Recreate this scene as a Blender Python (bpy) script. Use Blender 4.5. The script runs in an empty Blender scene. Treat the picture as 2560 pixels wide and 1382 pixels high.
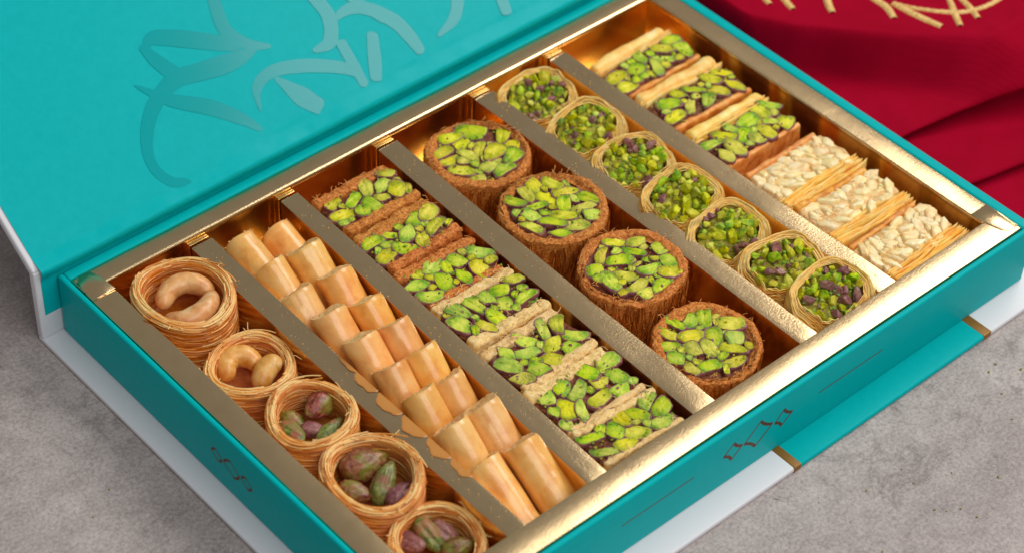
import bpy, math, random
import numpy as np
from mathutils import Vector, Matrix

SC = bpy.context.scene
COL = SC.collection
CM = 0.01
random.seed(7)
rng = np.random.RandomState(11)

# ------------------------------------------------------------------ camera, world, lights, exposure
# design frame: centimetres, x along the hinge (to the right), y towards the viewer, z up, z = 0 on the table;
# world = (x, -y, z) / 100.  The rim of the box lies at z = RIM.
RIM = 3.12
cam_d = bpy.data.cameras.new("camera")
cam = bpy.data.objects.new("camera", cam_d)
COL.objects.link(cam)
right = Vector((0.74881942, -0.66184168, 0.0351436))
down = Vector((-0.43617022, -0.53202745, -0.7257426))
fwd = Vector((0.49902406, 0.52812156, -0.68706812))
rot = Matrix((right, -down, -fwd)).transposed()
cam.matrix_world = Matrix.Translation(Vector((-29.98676916, -55.62933945, 58.934908 + RIM)) * CM) @ rot.to_4x4()
cam_d.sensor_width = 36.0
cam_d.lens = 5700.5233 * 36.0 / 2560.0
cam_d.clip_start = 0.05
cam_d.clip_end = 50.0
cam_d.dof.use_dof = True
cam_d.dof.focus_distance = 0.85
cam_d.dof.aperture_fstop = 10.0
SC.camera = cam

world = bpy.data.worlds.new("World")
SC.world = world
world.use_nodes = True
wb = world.node_tree.nodes["Background"]
wb.inputs[0].default_value = (1.0, 0.985, 0.97, 1)
wb.inputs[1].default_value = 0.22

def area_light(name, loc, target, sx, sy, power, color):
    d = bpy.data.lights.new(name, 'AREA')
    d.shape = 'RECTANGLE'
    d.size, d.size_y = sx * CM, sy * CM
    d.energy = power
    d.color = color
    o = bpy.data.objects.new(name, d)
    COL.objects.link(o)
    a = Vector((loc[0], -loc[1], loc[2])) * CM
    b = Vector((target[0], -target[1], target[2])) * CM
    o.location = a
    o.rotation_euler = (b - a).to_track_quat('-Z', 'Y').to_euler()
    return o

area_light("window_softbox", (128, 16, 138), (15, 16, 2), 150, 78, 21.0, (1.0, 0.95, 0.88))
area_light("front_fill", (5, 118, 140), (15, 10, 2), 110, 120, 13.0, (1.0, 0.98, 0.95))  # added fill lamp that brightens the front and top faces

SC.view_settings.view_transform = 'Standard'
SC.view_settings.look = 'None'
SC.view_settings.exposure = 0.0
SC.view_settings.gamma = 1.0

# ------------------------------------------------------------------ noise
def _h(i, j, k, s):
    n = (i * 374761393 + j * 668265263 + k * 2147483647 + s * 974711) & 0xffffffff
    n = ((n ^ (n >> 13)) * 1274126177) & 0xffffffff
    n = n ^ (n >> 16)
    return (n & 0xffff) / 32767.5 - 1.0

def vnoise(p, s=0):
    p = np.asarray(p, float)
    f = np.floor(p)
    i = f.astype(np.int64)
    t = p - f
    t = t * t * (3 - 2 * t)
    r = 0
    for a in (0, 1):
        wa = t[:, 0] if a else 1 - t[:, 0]
        for b in (0, 1):
            wb_ = t[:, 1] if b else 1 - t[:, 1]
            for c in (0, 1):
                wc = t[:, 2] if c else 1 - t[:, 2]
                r = r + wa * wb_ * wc * _h(i[:, 0] + a, i[:, 1] + b, i[:, 2] + c, s)
    return r

def fbm(p, s=0, o=3):
    r, a, q = 0, 1.0, np.asarray(p, float)
    for k in range(o):
        r = r + a * vnoise(q, s + k * 17)
        q = q * 2.03 + 5.3
        a *= 0.5
    return r

# ------------------------------------------------------------------ meshes
def link_obj(name, me, parent=None, loc=(0, 0, 0), rotz=0.0, scale=None):
    o = bpy.data.objects.new(name, me)
    COL.objects.link(o)
    o.location = Vector((loc[0], -loc[1], loc[2])) * CM
    if rotz:
        o.rotation_euler = (0, 0, rotz)
    if scale:
        o.scale = scale
    if parent is not None:
        o.parent = parent
    return o

class MB:
    """collects vertices and faces (design cm), builds ONE mesh"""
    def __init__(self):
        self.v, self.f, self.m, self.c, self.n = [], [], [], [], 0
    def add(self, v, f, mat=0, col=None):
        v = np.asarray(v, float)
        for fa in (f if isinstance(f, list) else [f]):
            fa = np.asarray(fa, np.int64)
            if len(fa):
                self.f.append(fa + self.n)
                self.m.append(np.full(len(fa), mat) if np.isscalar(mat) else np.asarray(mat))
        self.v.append(v)
        self.c.append(np.full(len(v), 0.5) if col is None else (np.full(len(v), col) if np.isscalar(col) else col))
        self.n += len(v)
        return self
    def mesh(self, name, mats, smooth=True, flip=False):
        co = np.concatenate(self.v) * CM
        co[:, 1] *= -1
        me = bpy.data.meshes.new(name)
        me.vertices.add(len(co))
        me.vertices.foreach_set("co", co.astype(np.float32).ravel())
        loops, starts, tot, mi, p = [], [], [], [], 0
        for fa, mm in zip(self.f, self.m):
            k = fa.shape[1]
            g = fa if flip else fa[:, ::-1]
            loops.append(g.ravel())
            starts.append(p + np.arange(len(fa)) * k)
            tot.append(np.full(len(fa), k))
            mi.append(mm)
            p += fa.size
        loops = np.concatenate(loops)
        starts = np.concatenate(starts)
        me.loops.add(len(loops))
        me.loops.foreach_set("vertex_index", loops.astype(np.int32))
        me.polygons.add(len(starts))
        me.polygons.foreach_set("loop_start", starts.astype(np.int32))
        me.polygons.foreach_set("loop_total", np.concatenate(tot).astype(np.int32))
        me.polygons.foreach_set("material_index", np.concatenate(mi).astype(np.int32))
        me.polygons.foreach_set("use_smooth", np.full(len(starts), smooth))
        for m in (mats if isinstance(mats, (list, tuple)) else [mats]):
            me.materials.append(m)
        c = np.concatenate(self.c)
        at = me.attributes.new("tone", 'FLOAT', 'POINT')
        at.data.foreach_set("value", c.astype(np.float32))
        me.update(calc_edges=True)
        me.validate()
        return me
    def obj(self, name, mats, parent=None, loc=(0, 0, 0), rotz=0.0, smooth=True, flip=False):
        return link_obj(name, self.mesh(name, mats, smooth, flip), parent, loc, rotz)

def grid_faces(nu, nv, cu=False, cv=False):
    u = np.arange(nu if cu else nu - 1)
    w = np.arange(nv if cv else nv - 1)
    a, b = np.meshgrid(u, w, indexing='ij')
    a, b = a.ravel(), b.ravel()
    a2, b2 = (a + 1) % nu, (b + 1) % nv
    return np.stack([a * nv + b, a2 * nv + b, a2 * nv + b2, a * nv + b2], 1)

def box_grid(xs, ys, zs):
    """surface of a box sampled at the given coordinates, merged"""
    V, F, n = [], [], 0
    def face(A, B, mk, flip):
        nonlocal n
        a, b = np.meshgrid(A, B, indexing='ij')
        V.append(mk(a.ravel(), b.ravel()))
        g = grid_faces(len(A), len(B)) + n
        F.append(g[:, ::-1] if flip else g)
        n += a.size
    o = lambda a, c: np.full_like(a, c)
    face(xs, ys, lambda a, b: np.stack([a, b, o(a, zs[-1])], 1), False)
    face(xs, ys, lambda a, b: np.stack([a, b, o(a, zs[0])], 1), True)
    face(ys, zs, lambda a, b: np.stack([o(a, xs[-1]), a, b], 1), False)
    face(ys, zs, lambda a, b: np.stack([o(a, xs[0]), a, b], 1), True)
    face(xs, zs, lambda a, b: np.stack([a, o(a, ys[-1]), b], 1), True)
    face(xs, zs, lambda a, b: np.stack([a, o(a, ys[0]), b], 1), False)
    V, F = np.concatenate(V), np.concatenate(F)
    key = np.round(V * 1e5).astype(np.int64)
    _, idx, inv = np.unique(key, axis=0, return_index=True, return_inverse=True)
    return V[idx], inv.ravel()[F]

def round_off(v, lo, hi, r):
    lo, hi = np.array(lo), np.array(hi)
    r = min(r, (hi - lo).min() * 0.4999)
    c = np.clip(v, lo + r, hi - r)
    d = v - c
    L = np.linalg.norm(d, axis=1, keepdims=True)
    n = d / np.maximum(L, 1e-9)
    return c + n * np.minimum(L, r), n

def axis_samples(a, b, r, step=None):
    r = min(r, (b - a) * 0.4999)
    e = np.array([0, 0.12, 0.35, 0.65, 1.0]) * r
    mid = [] if step is None else list(np.linspace(a + r, b - r, max(2, int((b - a - 2 * r) / step) + 1))[1:-1])
    return np.array(sorted(set(np.round(list(a + e) + mid + list(b - e), 6))))

def bbox(lo, hi, r=0.05, step=None):
    v, f = box_grid(*[axis_samples(lo[i], hi[i], r, step) for i in range(3)])
    v, n = round_off(v, lo, hi, r)
    return v, f

def rough_box(lo, hi, r, step, amp, freq, seed, fine=0.0):
    ax = [np.linspace(lo[i], hi[i], max(3, int(round((hi[i] - lo[i]) / step)) + 1)) for i in range(3)]
    v, f = box_grid(*ax)
    v, n = round_off(v, lo, hi, r)
    v = v + n * (amp * fbm(v * freq + seed * 3.1, seed, 3))[:, None]
    if fine:
        v = v + n * (fine * vnoise(v * 7.0 + seed, seed + 5))[:, None]
    return v, f

_ico = {}
def ico(sub):
    if sub not in _ico:
        import bmesh
        bm = bmesh.new()
        bmesh.ops.create_icosphere(bm, subdivisions=sub, radius=1.0)
        v = np.array([x.co[:] for x in bm.verts])
        f = np.array([[q.index for q in x.verts] for x in bm.faces])
        bm.free()
        _ico[sub] = (v, f)
    return _ico[sub]

def tubes(paths, rad, sides=5):
    """paths: (k, n, 3) -> vertices, faces of k open tubes; rad scalar or (k, n)"""
    P = np.asarray(paths, float)
    k, n, _ = P.shape
    T = np.gradient(P, axis=1)
    T /= np.linalg.norm(T, axis=2, keepdims=True) + 1e-12
    up = np.where(np.abs(T[..., 2:3]) > 0.9, np.array([1.0, 0, 0]), np.array([0, 0, 1.0]))
    N = np.cross(T, up)
    N /= np.linalg.norm(N, axis=2, keepdims=True) + 1e-12
    B = np.cross(T, N)
    a = np.arange(sides) * 2 * math.pi / sides
    R = np.broadcast_to(np.asarray(rad, float), (k, n)) if np.ndim(rad) else np.full((k, n), rad)
    V = P[:, :, None, :] + R[:, :, None, None] * (np.cos(a)[None, None, :, None] * N[:, :, None, :] + np.sin(a)[None, None, :, None] * B[:, :, None, :])
    g = grid_faces(n, sides, cv=True)
    F = (g[None] + (np.arange(k) * n * sides)[:, None, None]).reshape(-1, 4)
    return V.reshape(-1, 3), F

def catmull(pts, n):
    P = np.asarray(pts, float)
    P = np.vstack([2 * P[0] - P[1], P, 2 * P[-1] - P[-2]])
    m = len(P) - 3
    t = np.linspace(0, m - 1e-9, n)
    i = np.floor(t).astype(int)
    u = (t - i)[:, None]
    a, b, c, d = P[i], P[i + 1], P[i + 2], P[i + 3]
    return 0.5 * (2 * b + (c - a) * u + (2 * a - 5 * b + 4 * c - d) * u ** 2 + (3 * b - a - 3 * c + d) * u ** 3)

def plate(outline, z0, z1, inset=0.02):
    """thin plate with the given outline (x, y) and a small rounded top edge"""
    P = np.asarray(outline, float)
    n = len(P)
    c = P.mean(0)
    nx = np.roll(P, -1, 0) - np.roll(P, 1, 0)
    nrm = np.stack([nx[:, 1], -nx[:, 0]], 1)
    nrm /= np.linalg.norm(nrm, axis=1, keepdims=True) + 1e-9
    area = 0.5 * np.sum(P[:, 0] * np.roll(P[:, 1], -1) - np.roll(P[:, 0], -1) * P[:, 1])
    if area < 0:
        nrm = -nrm
    rings = [(0, z0), (0, z1 - inset), (-inset * 0.4, z1 - inset * 0.3), (-inset, z1)]
    V = np.concatenate([np.column_stack([P + nrm * d, np.full(n, z)]) for d, z in rings])
    F = grid_faces(len(rings), n, cv=True)
    if area > 0:
        F = F[:, ::-1]
    top = np.arange(n)[None] + n * (len(rings) - 1)
    return V, [F, top if area > 0 else top[:, ::-1]]

# ------------------------------------------------------------------ things
def props(o, label=None, cat=None, group=None, kind=None):
    if label: o["label"] = label
    if cat: o["category"] = cat
    if group: o["group"] = group
    if kind: o["kind"] = kind
    return o

def thing(name, label, cat, loc=(0, 0, 0), rotz=0.0, group=None):
    o = bpy.data.objects.new(name, None)
    o.empty_display_size = 0.01
    COL.objects.link(o)
    o.location = Vector((loc[0], -loc[1], loc[2])) * CM
    o.rotation_euler = (0, 0, rotz)
    return props(o, label, cat, group)

# ------------------------------------------------------------------ materials
def srgb(r, g, b):
    f = lambda c: ((c / 255 + 0.055) / 1.055) ** 2.4 if c > 10 else c / 255 / 12.92
    return (f(r), f(g), f(b), 1.0)

class Mat:
    def __init__(self, name):
        self.m = bpy.data.materials.new(name)
        self.m.use_nodes = True
        self.t = self.m.node_tree
        self.b = self.t.nodes["Principled BSDF"]
        self.co = None
    def node(self, kind, **kw):
        n = self.t.nodes.new(kind)
        for k, val in kw.items():
            if k.startswith("i_"):
                n.inputs[k[2:].replace("_", " ")].default_value = val
            else:
                setattr(n, k, val)
        return n
    def link(self, a, b):
        self.t.links.new(a, b)
    def coord(self):
        if self.co is None:
            self.co = self.node("ShaderNodeTexCoord").outputs["Object"]
        return self.co
    def noise(self, per_cm, detail=4.0, rough=0.6, dist=0.0, stretch=None, rnd=False):
        n = self.node("ShaderNodeTexNoise")
        n.inputs["Scale"].default_value = per_cm * 100
        n.inputs["Detail"].default_value = detail
        n.inputs["Roughness"].default_value = rough
        n.inputs["Distortion"].default_value = dist
        c = self.coord()
        if stretch or rnd:
            mp = self.node("ShaderNodeMapping")
            self.link(c, mp.inputs[0])
            if stretch:
                mp.inputs["Scale"].default_value = stretch
            if rnd:
                oi = self.node("ShaderNodeObjectInfo")
                mu = self.node("ShaderNodeMath", operation='MULTIPLY')
                mu.inputs[1].default_value = 3.0
                self.link(oi.outputs["Random"], mu.inputs[0])
                self.link(mu.outputs[0], mp.inputs["Location"])
            c = mp.outputs[0]
        self.link(c, n.inputs["Vector"])
        return n.outputs["Fac"]
    def ramp(self, fac, stops):
        r = self.node("ShaderNodeValToRGB")
        e = r.color_ramp.elements
        while len(e) < len(stops):
            e.new(0.5)
        for el, (p, c) in zip(e, stops):
            el.position = p
            el.color = c if len(c) == 4 else (*c, 1)
        self.link(fac, r.inputs[0])
        return r.outputs[0]
    def mix(self, fac, a, b, mode='MIX'):
        m = self.node("ShaderNodeMix", data_type='RGBA', blend_type=mode)
        for s, val in ((0, fac), (6, a), (7, b)):
            if hasattr(val, "is_output"):
                self.link(val, m.inputs[s])
            else:
                m.inputs[s].default_value = val
        return m.outputs[2]
    def vary(self, col, hue=0.0, sat=0.0, val=0.0):
        h = self.node("ShaderNodeHueSaturation")
        oi = self.node("ShaderNodeObjectInfo")
        for k, amp, base in (("Hue", hue, 0.5), ("Saturation", sat, 1.0), ("Value", val, 1.0)):
            if amp:
                src = oi.outputs["Random"]
                if k != "Value":
                    w = self.node("ShaderNodeTexWhiteNoise", noise_dimensions='1D')
                    ml = self.node("ShaderNodeMath", operation='MULTIPLY_ADD')
                    ml.inputs[1].default_value = 7.31
                    ml.inputs[2].default_value = 1.7 if k == "Hue" else 4.1
                    self.link(src, ml.inputs[0])
                    self.link(ml.outputs[0], w.inputs["W"])
                    src = w.outputs["Value"]
                mr = self.node("ShaderNodeMapRange")
                mr.inputs["To Min"].default_value = base - amp
                mr.inputs["To Max"].default_value = base + amp
                self.link(src, mr.inputs["Value"])
                self.link(mr.outputs[0], h.inputs[k])
        self.link(col, h.inputs["Color"])
        return h.outputs[0]
    def bump(self, height, dist_cm, strength=1.0, prev=None):
        b = self.node("ShaderNodeBump")
        b.inputs["Strength"].default_value = strength
        b.inputs["Distance"].default_value = dist_cm * CM
        self.link(height, b.inputs["Height"])
        if prev is not None:
            self.link(prev, b.inputs["Normal"])
        return b.outputs[0]
    def done(self, color=None, rough=0.5, normal=None, **kw):
        b = self.b
        def put(k, v):
            if hasattr(v, "is_output"):
                self.link(v, b.inputs[k])
            else:
                b.inputs[k].default_value = v
        if color is not None: put("Base Color", color)
        put("Roughness", rough)
        if normal is not None: put("Normal", normal)
        if "Subsurface_Weight" in kw:
            kw["Subsurface_Scale"] = 1.0
        for k, v in kw.items():
            put(k.replace("_", " "), v)
        return self.m

# table stone
M = Mat("grey_stone")
big = M.noise(0.12, 5, 0.6)
mid = M.noise(1.1, 6, 0.7)
fine = M.noise(7.0, 4, 0.75)
grain = M.noise(22.0, 2, 0.6)
c = M.ramp(big, [(0.3, srgb(158, 149, 148)), (0.7, srgb(204, 194, 192))])
c = M.mix(M.ramp(mid, [(0.38, (0, 0, 0, 1)), (0.66, (0.5, 0.5, 0.5, 1))]), c, srgb(134, 124, 123))
blot = M.ramp(M.noise(0.45, 7, 0.72, 1.2), [(0.34, (0.55, 0.55, 0.55, 1)), (0.46, (0, 0, 0, 1))])
c = M.mix(blot, c, srgb(112, 104, 104))
c = M.mix(M.ramp(M.noise(1.9, 6, 0.75, 1.5), [(0.64, (0, 0, 0, 1)), (0.72, (0.5, 0.5, 0.5, 1))]), c, srgb(222, 214, 210))
c = M.mix(M.ramp(fine, [(0.34, (0.5, 0.5, 0.5, 1)), (0.52, (0, 0, 0, 1))]), c, srgb(112, 99, 95))
c = M.mix(M.ramp(fine, [(0.52, (0, 0, 0, 1)), (0.72, (0.45, 0.45, 0.45, 1))]), c, srgb(214, 203, 197))
c = M.mix(M.ramp(grain, [(0.32, (0.3, 0.3, 0.3, 1)), (0.5, (0, 0, 0, 1))]), c, srgb(110, 98, 94))
pits = M.ramp(M.noise(1.6, 6, 0.8, 0.8), [(0.29, (0.85, 0.85, 0.85, 1)), (0.34, (0, 0, 0, 1))])
c = M.mix(pits, c, srgb(84, 74, 70))
n1 = M.bump(fine, 0.05, 0.45)
n2 = M.bump(pits, -0.03, 0.7, n1)
STONE = M.done(c, 0.75, n2)

def card(name, base, rough=0.42, coat=0.25, var=0.03, spec=0.05):
    M = Mat(name)
    f = M.noise(3.0, 5, 0.65)
    c = M.mix(M.ramp(f, [(0.35, (0, 0, 0, 1)), (0.65, (1, 1, 1, 1))]), base, tuple(min(1, x * (1 + var) + var * 0.05) for x in base[:3]) + (1,))
    nb = M.bump(M.noise(30, 3, 0.6), 0.004, 0.25)
    nb = M.bump(M.noise(0.35, 2, 0.5), 0.06, 0.25, nb)
    return M.done(c, rough, nb, Coat_Weight=coat, Coat_Roughness=0.28, Specular_IOR_Level=spec)
TEAL = card("teal_laminated_card", (0.0, 0.42, 0.44, 1), 0.36, 0.0, 0.04)
LINING = card("teal_lining_paper", (0.0, 0.44, 0.47, 1), 0.30, 0.0, 0.05, 0.07)
WHITE = card("white_laminated_card", srgb(224, 225, 231), 0.4, 0.0, 0.01, 0.3)
M = Mat("glossy_varnish_teal")
VARNISH = M.done((0.0, 0.36, 0.39, 1), 0.13, None, Specular_IOR_Level=0.26)
BROWNINK = Mat("brown_foil_ink").done(srgb(92, 50, 30), 0.4, None, Specular_IOR_Level=0.2)
BRONZE = Mat("bronze_print").done(srgb(140, 96, 30), 0.4, None, Metallic=0.25)

def gold(name, rough, base=(0.86, 0.60, 0.30, 1), grain=0.35, wave=0.12, fine=0.010):
    M = Mat(name)
    nb = M.bump(M.noise(11.0, 4, 0.65), fine, grain)
    nb = M.bump(M.noise(0.8, 3, 0.5, 0.3), 0.05, wave, nb)
    c = M.mix(M.ramp(M.noise(1.3, 5, 0.6), [(0.35, (0, 0, 0, 1)), (0.7, (1, 1, 1, 1))]), base, (base[0] * 0.93, base[1] * 0.92, base[2] * 0.90, 1))
    return M.done(c, rough, nb, Metallic=1.0)
GOLD = gold("gold_foil_card", 0.20, (0.84, 0.62, 0.35, 1), 0.4)
GOLDSIDE = gold("gold_foil_wall", 0.22, (0.98, 0.62, 0.21, 1), 0.25, 0.25, 0.006)
AMBER = Mat("amber_syrup_reflection").done(srgb(205, 140, 68), 0.12, None, Coat_Weight=0.8, Coat_Roughness=0.05)  # colour matched to the finger rolls' reflection in the foil

# kunafa crumb (brown) and pale crumb
def crumb(name, stops, per_cm=9.0, sss=0.0, bumpd=0.09, rough=0.6):
    M = Mat(name)
    a = M.noise(per_cm, 6, 0.75, rnd=True)
    b = M.noise(per_cm * 2.6, 3, 0.7, rnd=True)
    c = M.ramp(a, stops)
    c = M.mix(M.ramp(b, [(0.55, (0, 0, 0, 1)), (0.75, (0.8, 0.8, 0.8, 1))]), c, stops[-1][1])
    c = M.mix(M.ramp(b, [(0.3, (0.75, 0.75, 0.75, 1)), (0.45, (0, 0, 0, 1))]), c, stops[0][1])
    c = M.vary(c, 0.006, 0.0, 0.07)
    nb = M.bump(b, bumpd * 0.35, 0.6)
    nb = M.bump(a, bumpd, 0.6, nb)
    return M.done(c, rough, nb, Subsurface_Weight=sss, Subsurface_Radius=(0.0004, 0.0002, 0.0001), Coat_Weight=0.04, Coat_Roughness=0.2, Specular_IOR_Level=0.25)
KUNAFA = crumb("brown_kunafa_crumb", [(0.34, srgb(132, 60, 18)), (0.5, srgb(214, 122, 48)), (0.68, srgb(250, 188, 100))])
KUNAFA_SIDE = None
PALE = crumb("pale_semolina_crumb", [(0.3, srgb(226, 164, 80)), (0.5, srgb(250, 212, 140)), (0.72, srgb(255, 240, 198))])
PURPLE = crumb("dark_nut_paste", [(0.3, srgb(62, 26, 18)), (0.5, srgb(116, 62, 40)), (0.72, srgb(172, 116, 74))], 7.0, 0, 0.06, 0.4)
GREENPASTE = crumb("green_nut_paste", [(0.3, srgb(112, 100, 26)), (0.5, srgb(168, 160, 50)), (0.72, srgb(204, 198, 92))], 7.0, 0, 0.06, 0.4)
CREAMPASTE = crumb("cream_nut_paste", [(0.3, srgb(190, 132, 70)), (0.5, srgb(228, 184, 120)), (0.72, srgb(246, 220, 170))], 6.0, 0, 0.05, 0.5)

# pistachio: green cut face, purple skin
def green(name, c0, c1, c2):
    M = Mat(name)
    a = M.noise(2.2, 4, 0.6, 0.5, rnd=True)
    b = M.noise(11.0, 4, 0.7, rnd=True)
    ln = M.node("ShaderNodeVectorMath", operation='LENGTH')
    M.link(M.coord(), ln.inputs[0])
    ad = M.node("ShaderNodeMath", operation='MULTIPLY_ADD')
    ad.inputs[1].default_value = -95.0
    M.link(ln.outputs["Value"], ad.inputs[0]); M.link(a, ad.inputs[2])
    c = M.ramp(ad.outputs[0], [(0.06, c0), (0.22, c1), (0.42, c2)])
    c = M.mix(M.ramp(b, [(0.5, (0, 0, 0, 1)), (0.75, (0.7, 0.7, 0.7, 1))]), c, c2)
    c = M.mix(M.ramp(b, [(0.25, (0.7, 0.7, 0.7, 1)), (0.42, (0, 0, 0, 1))]), c, c0)
    c = M.mix(M.ramp(M.noise(3.4, 4, 0.7, 0.6, rnd=True), [(0.66, (0, 0, 0, 1)), (0.74, (0.75, 0.75, 0.75, 1))]), c, srgb(150, 108, 62))
    c = M.vary(c, 0.012, 0.08, 0.14)
    nb = M.bump(b, 0.035, 0.8)
    nb = M.bump(a, 0.08, 0.4, nb)
    return M.done(c, 0.45, nb, Subsurface_Weight=0.1, Subsurface_Radius=(0.001, 0.0014, 0.0003), Coat_Weight=0.12, Coat_Roughness=0.12, Specular_IOR_Level=0.3)
GREEN = green("pistachio_flesh", srgb(104, 152, 4), srgb(160, 194, 14), srgb(206, 220, 66))
YELLOW = green("pistachio_flesh_yellow", srgb(144, 154, 4), srgb(192, 194, 14), srgb(228, 220, 66))
def skin_mat(name, stops, mixgreen, coat=0.35):
    M = Mat(name)
    a = M.noise(1.4, 5, 0.65, 0.8, rnd=True)
    b = M.noise(5.0, 5, 0.7, 0.8, rnd=True)
    c = M.ramp(b, stops)
    if mixgreen:
        c = M.mix(M.ramp(a, [(0.46, (0, 0, 0, 1)), (0.6, (1, 1, 1, 1))]), c, mixgreen)
    c = M.vary(c, 0.02, 0.0, 0.18)
    nb = M.bump(b, 0.06, 0.8)
    return M.done(c, 0.40, nb, Coat_Weight=0.35, Coat_Roughness=0.15)
SKIN = skin_mat("pistachio_skin", [(0.3, srgb(98, 48, 54)), (0.55, srgb(150, 92, 88)), (0.75, srgb(196, 146, 122))], None)
SKIN_WHOLE = skin_mat("whole_pistachio_skin", [(0.3, srgb(64, 24, 16)), (0.5, srgb(140, 76, 50)), (0.72, srgb(198, 136, 94))], srgb(132, 128, 40))
SKIN_GREEN = skin_mat("green_pistachio_skin", [(0.3, srgb(70, 84, 34)), (0.5, srgb(116, 132, 54)), (0.72, srgb(176, 178, 96))], srgb(168, 104, 70))

def dough(name, stops, per_cm, sss, coat, rough, bd, stretch=None, radius=(0.004, 0.0018, 0.0007)):
    M = Mat(name)
    a = M.noise(per_cm, 5, 0.6, 0.4, stretch, True)
    b = M.noise(per_cm * 7, 3, 0.6, 0, None, True)
    c = M.vary(M.ramp(a, stops), 0.008, 0.05, 0.09)
    nb = M.bump(b, bd * 0.3, 0.5)
    nb = M.bump(a, bd, 0.5, nb)
    return M.done(c, rough, nb, Subsurface_Weight=sss, Subsurface_Radius=radius, Coat_Weight=coat, Coat_Roughness=0.16)
FINGER = dough("syrupy_pastry_skin", [(0.24, srgb(228, 148, 64)), (0.5, srgb(246, 184, 98)), (0.8, srgb(252, 206, 130))], 1.3, 0.18, 0.7, 0.36, 0.05)
FINGER_END = crumb("browned_roll_end", [(0.3, srgb(226, 156, 86)), (0.5, srgb(244, 194, 126)), (0.75, srgb(252, 222, 170))], 6.0, 0, 0.03)
PHYLLO = dough("thin_phyllo", [(0.28, srgb(248, 172, 68)), (0.5, srgb(255, 210, 112)), (0.72, srgb(255, 234, 166))], 1.6, 0.25, 0.12, 0.5, 0.02, (1, 1, 0.4), (0.0004, 0.0003, 0.0002))
PHYLLO_BROWN = dough("baked_brown_phyllo", [(0.28, srgb(196, 106, 26)), (0.5, srgb(234, 154, 58)), (0.72, srgb(252, 202, 112))], 2.2, 0.1, 0.15, 0.5, 0.05)
CASHEW_RAW = dough("cashew_bit", [(0.28, srgb(242, 196, 122)), (0.5, srgb(254, 226, 168)), (0.72, srgb(255, 241, 204))], 2.0, 0.2, 0.15, 0.45, 0.05)
CASHEW = dough("glazed_cashew", [(0.28, srgb(204, 128, 52)), (0.5, srgb(230, 166, 90)), (0.72, srgb(244, 202, 140))], 1.6, 0.15, 0.3, 0.42, 0.05)

def strands_mat(name, dark, midc, light):
    M = Mat(name)
    at = M.node("ShaderNodeAttribute", attribute_name="tone")
    n = M.noise(2.0, 3, 0.6)
    s = M.node("ShaderNodeMath", operation='MULTIPLY_ADD')
    s.inputs[1].default_value = 0.5
    M.link(n, s.inputs[0]); M.link(at.outputs["Fac"], s.inputs[2])
    c = M.ramp(s.outputs[0], [(0.3, dark), (0.72, midc), (1.15, light)])
    return M.done(c, 0.42, None, Subsurface_Weight=0.12, Subsurface_Radius=(0.0004, 0.0002, 0.0001), Coat_Weight=0.25, Coat_Roughness=0.2)
STRAND = strands_mat("golden_kunafa_strand", srgb(190, 98, 26), srgb(236, 156, 66), srgb(254, 214, 140))
STRAND_BROWN = strands_mat("brown_kunafa_strand", srgb(150, 66, 10), srgb(208, 116, 36), srgb(240, 164, 80))
NESTWALL = dough("kunafa_nest_base", [(0.28, srgb(176, 88, 24)), (0.5, srgb(214, 124, 46)), (0.72, srgb(236, 160, 78))], 2.0, 0.15, 0.2, 0.5, 0.05, (1, 1, 4), (0.0015, 0.0007, 0.0003))

# cloth
M = Mat("red_twill")
tc = M.node("ShaderNodeUVMap")
wv = M.node("ShaderNodeTexWave", wave_type='BANDS', bands_direction='DIAGONAL')
wv.inputs["Scale"].default_value = 1.0
wv.inputs["Distortion"].default_value = 0.4
M.link(tc.outputs[0], wv.inputs["Vector"])
c = M.mix(M.ramp(M.noise(0.4, 4, 0.6), [(0.3, (0, 0, 0, 1)), (0.7, (1, 1, 1, 1))]), (0.30, 0.0008, 0.015, 1), (0.36, 0.0014, 0.021, 1))
c = M.mix(M.ramp(M.noise(14, 2, 0.5), [(0.72, (0, 0, 0, 1)), (0.8, (0.5, 0.5, 0.5, 1))]), c, (0.36, 0.03, 0.05, 1))
RED = M.done(c, 0.75, M.bump(wv.outputs["Fac"], 0.012, 0.35), Specular_IOR_Level=0.03)
M = Mat("gold_embroidery_thread")
THREAD = M.done(M.ramp(M.noise(9, 3, 0.6), [(0.35, srgb(206, 156, 70)), (0.65, srgb(244, 208, 128))]), 0.45, M.bump(M.noise(16, 2, 0.5), 0.02, 0.7), Sheen_Weight=0.3)
CRUMB_GREEN = Mat("green_crumb").done(srgb(128, 134, 40), 0.5)
CRUMB_GOLD = Mat("golden_crumb").done(srgb(236, 190, 116), 0.5)

# ------------------------------------------------------------------ setting: the stone table
mb = MB()
gx, gy = np.linspace(-120, 150, 28), np.linspace(-130, 120, 26)
a, b = np.meshgrid(gx, gy, indexing='ij')
mb.add(np.stack([a.ravel(), b.ravel(), np.zeros(a.size)], 1), grid_faces(28, 26))
props(mb.obj("table_top", STONE), "mottled grey stone table top under the open box", None, None, "structure")

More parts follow.
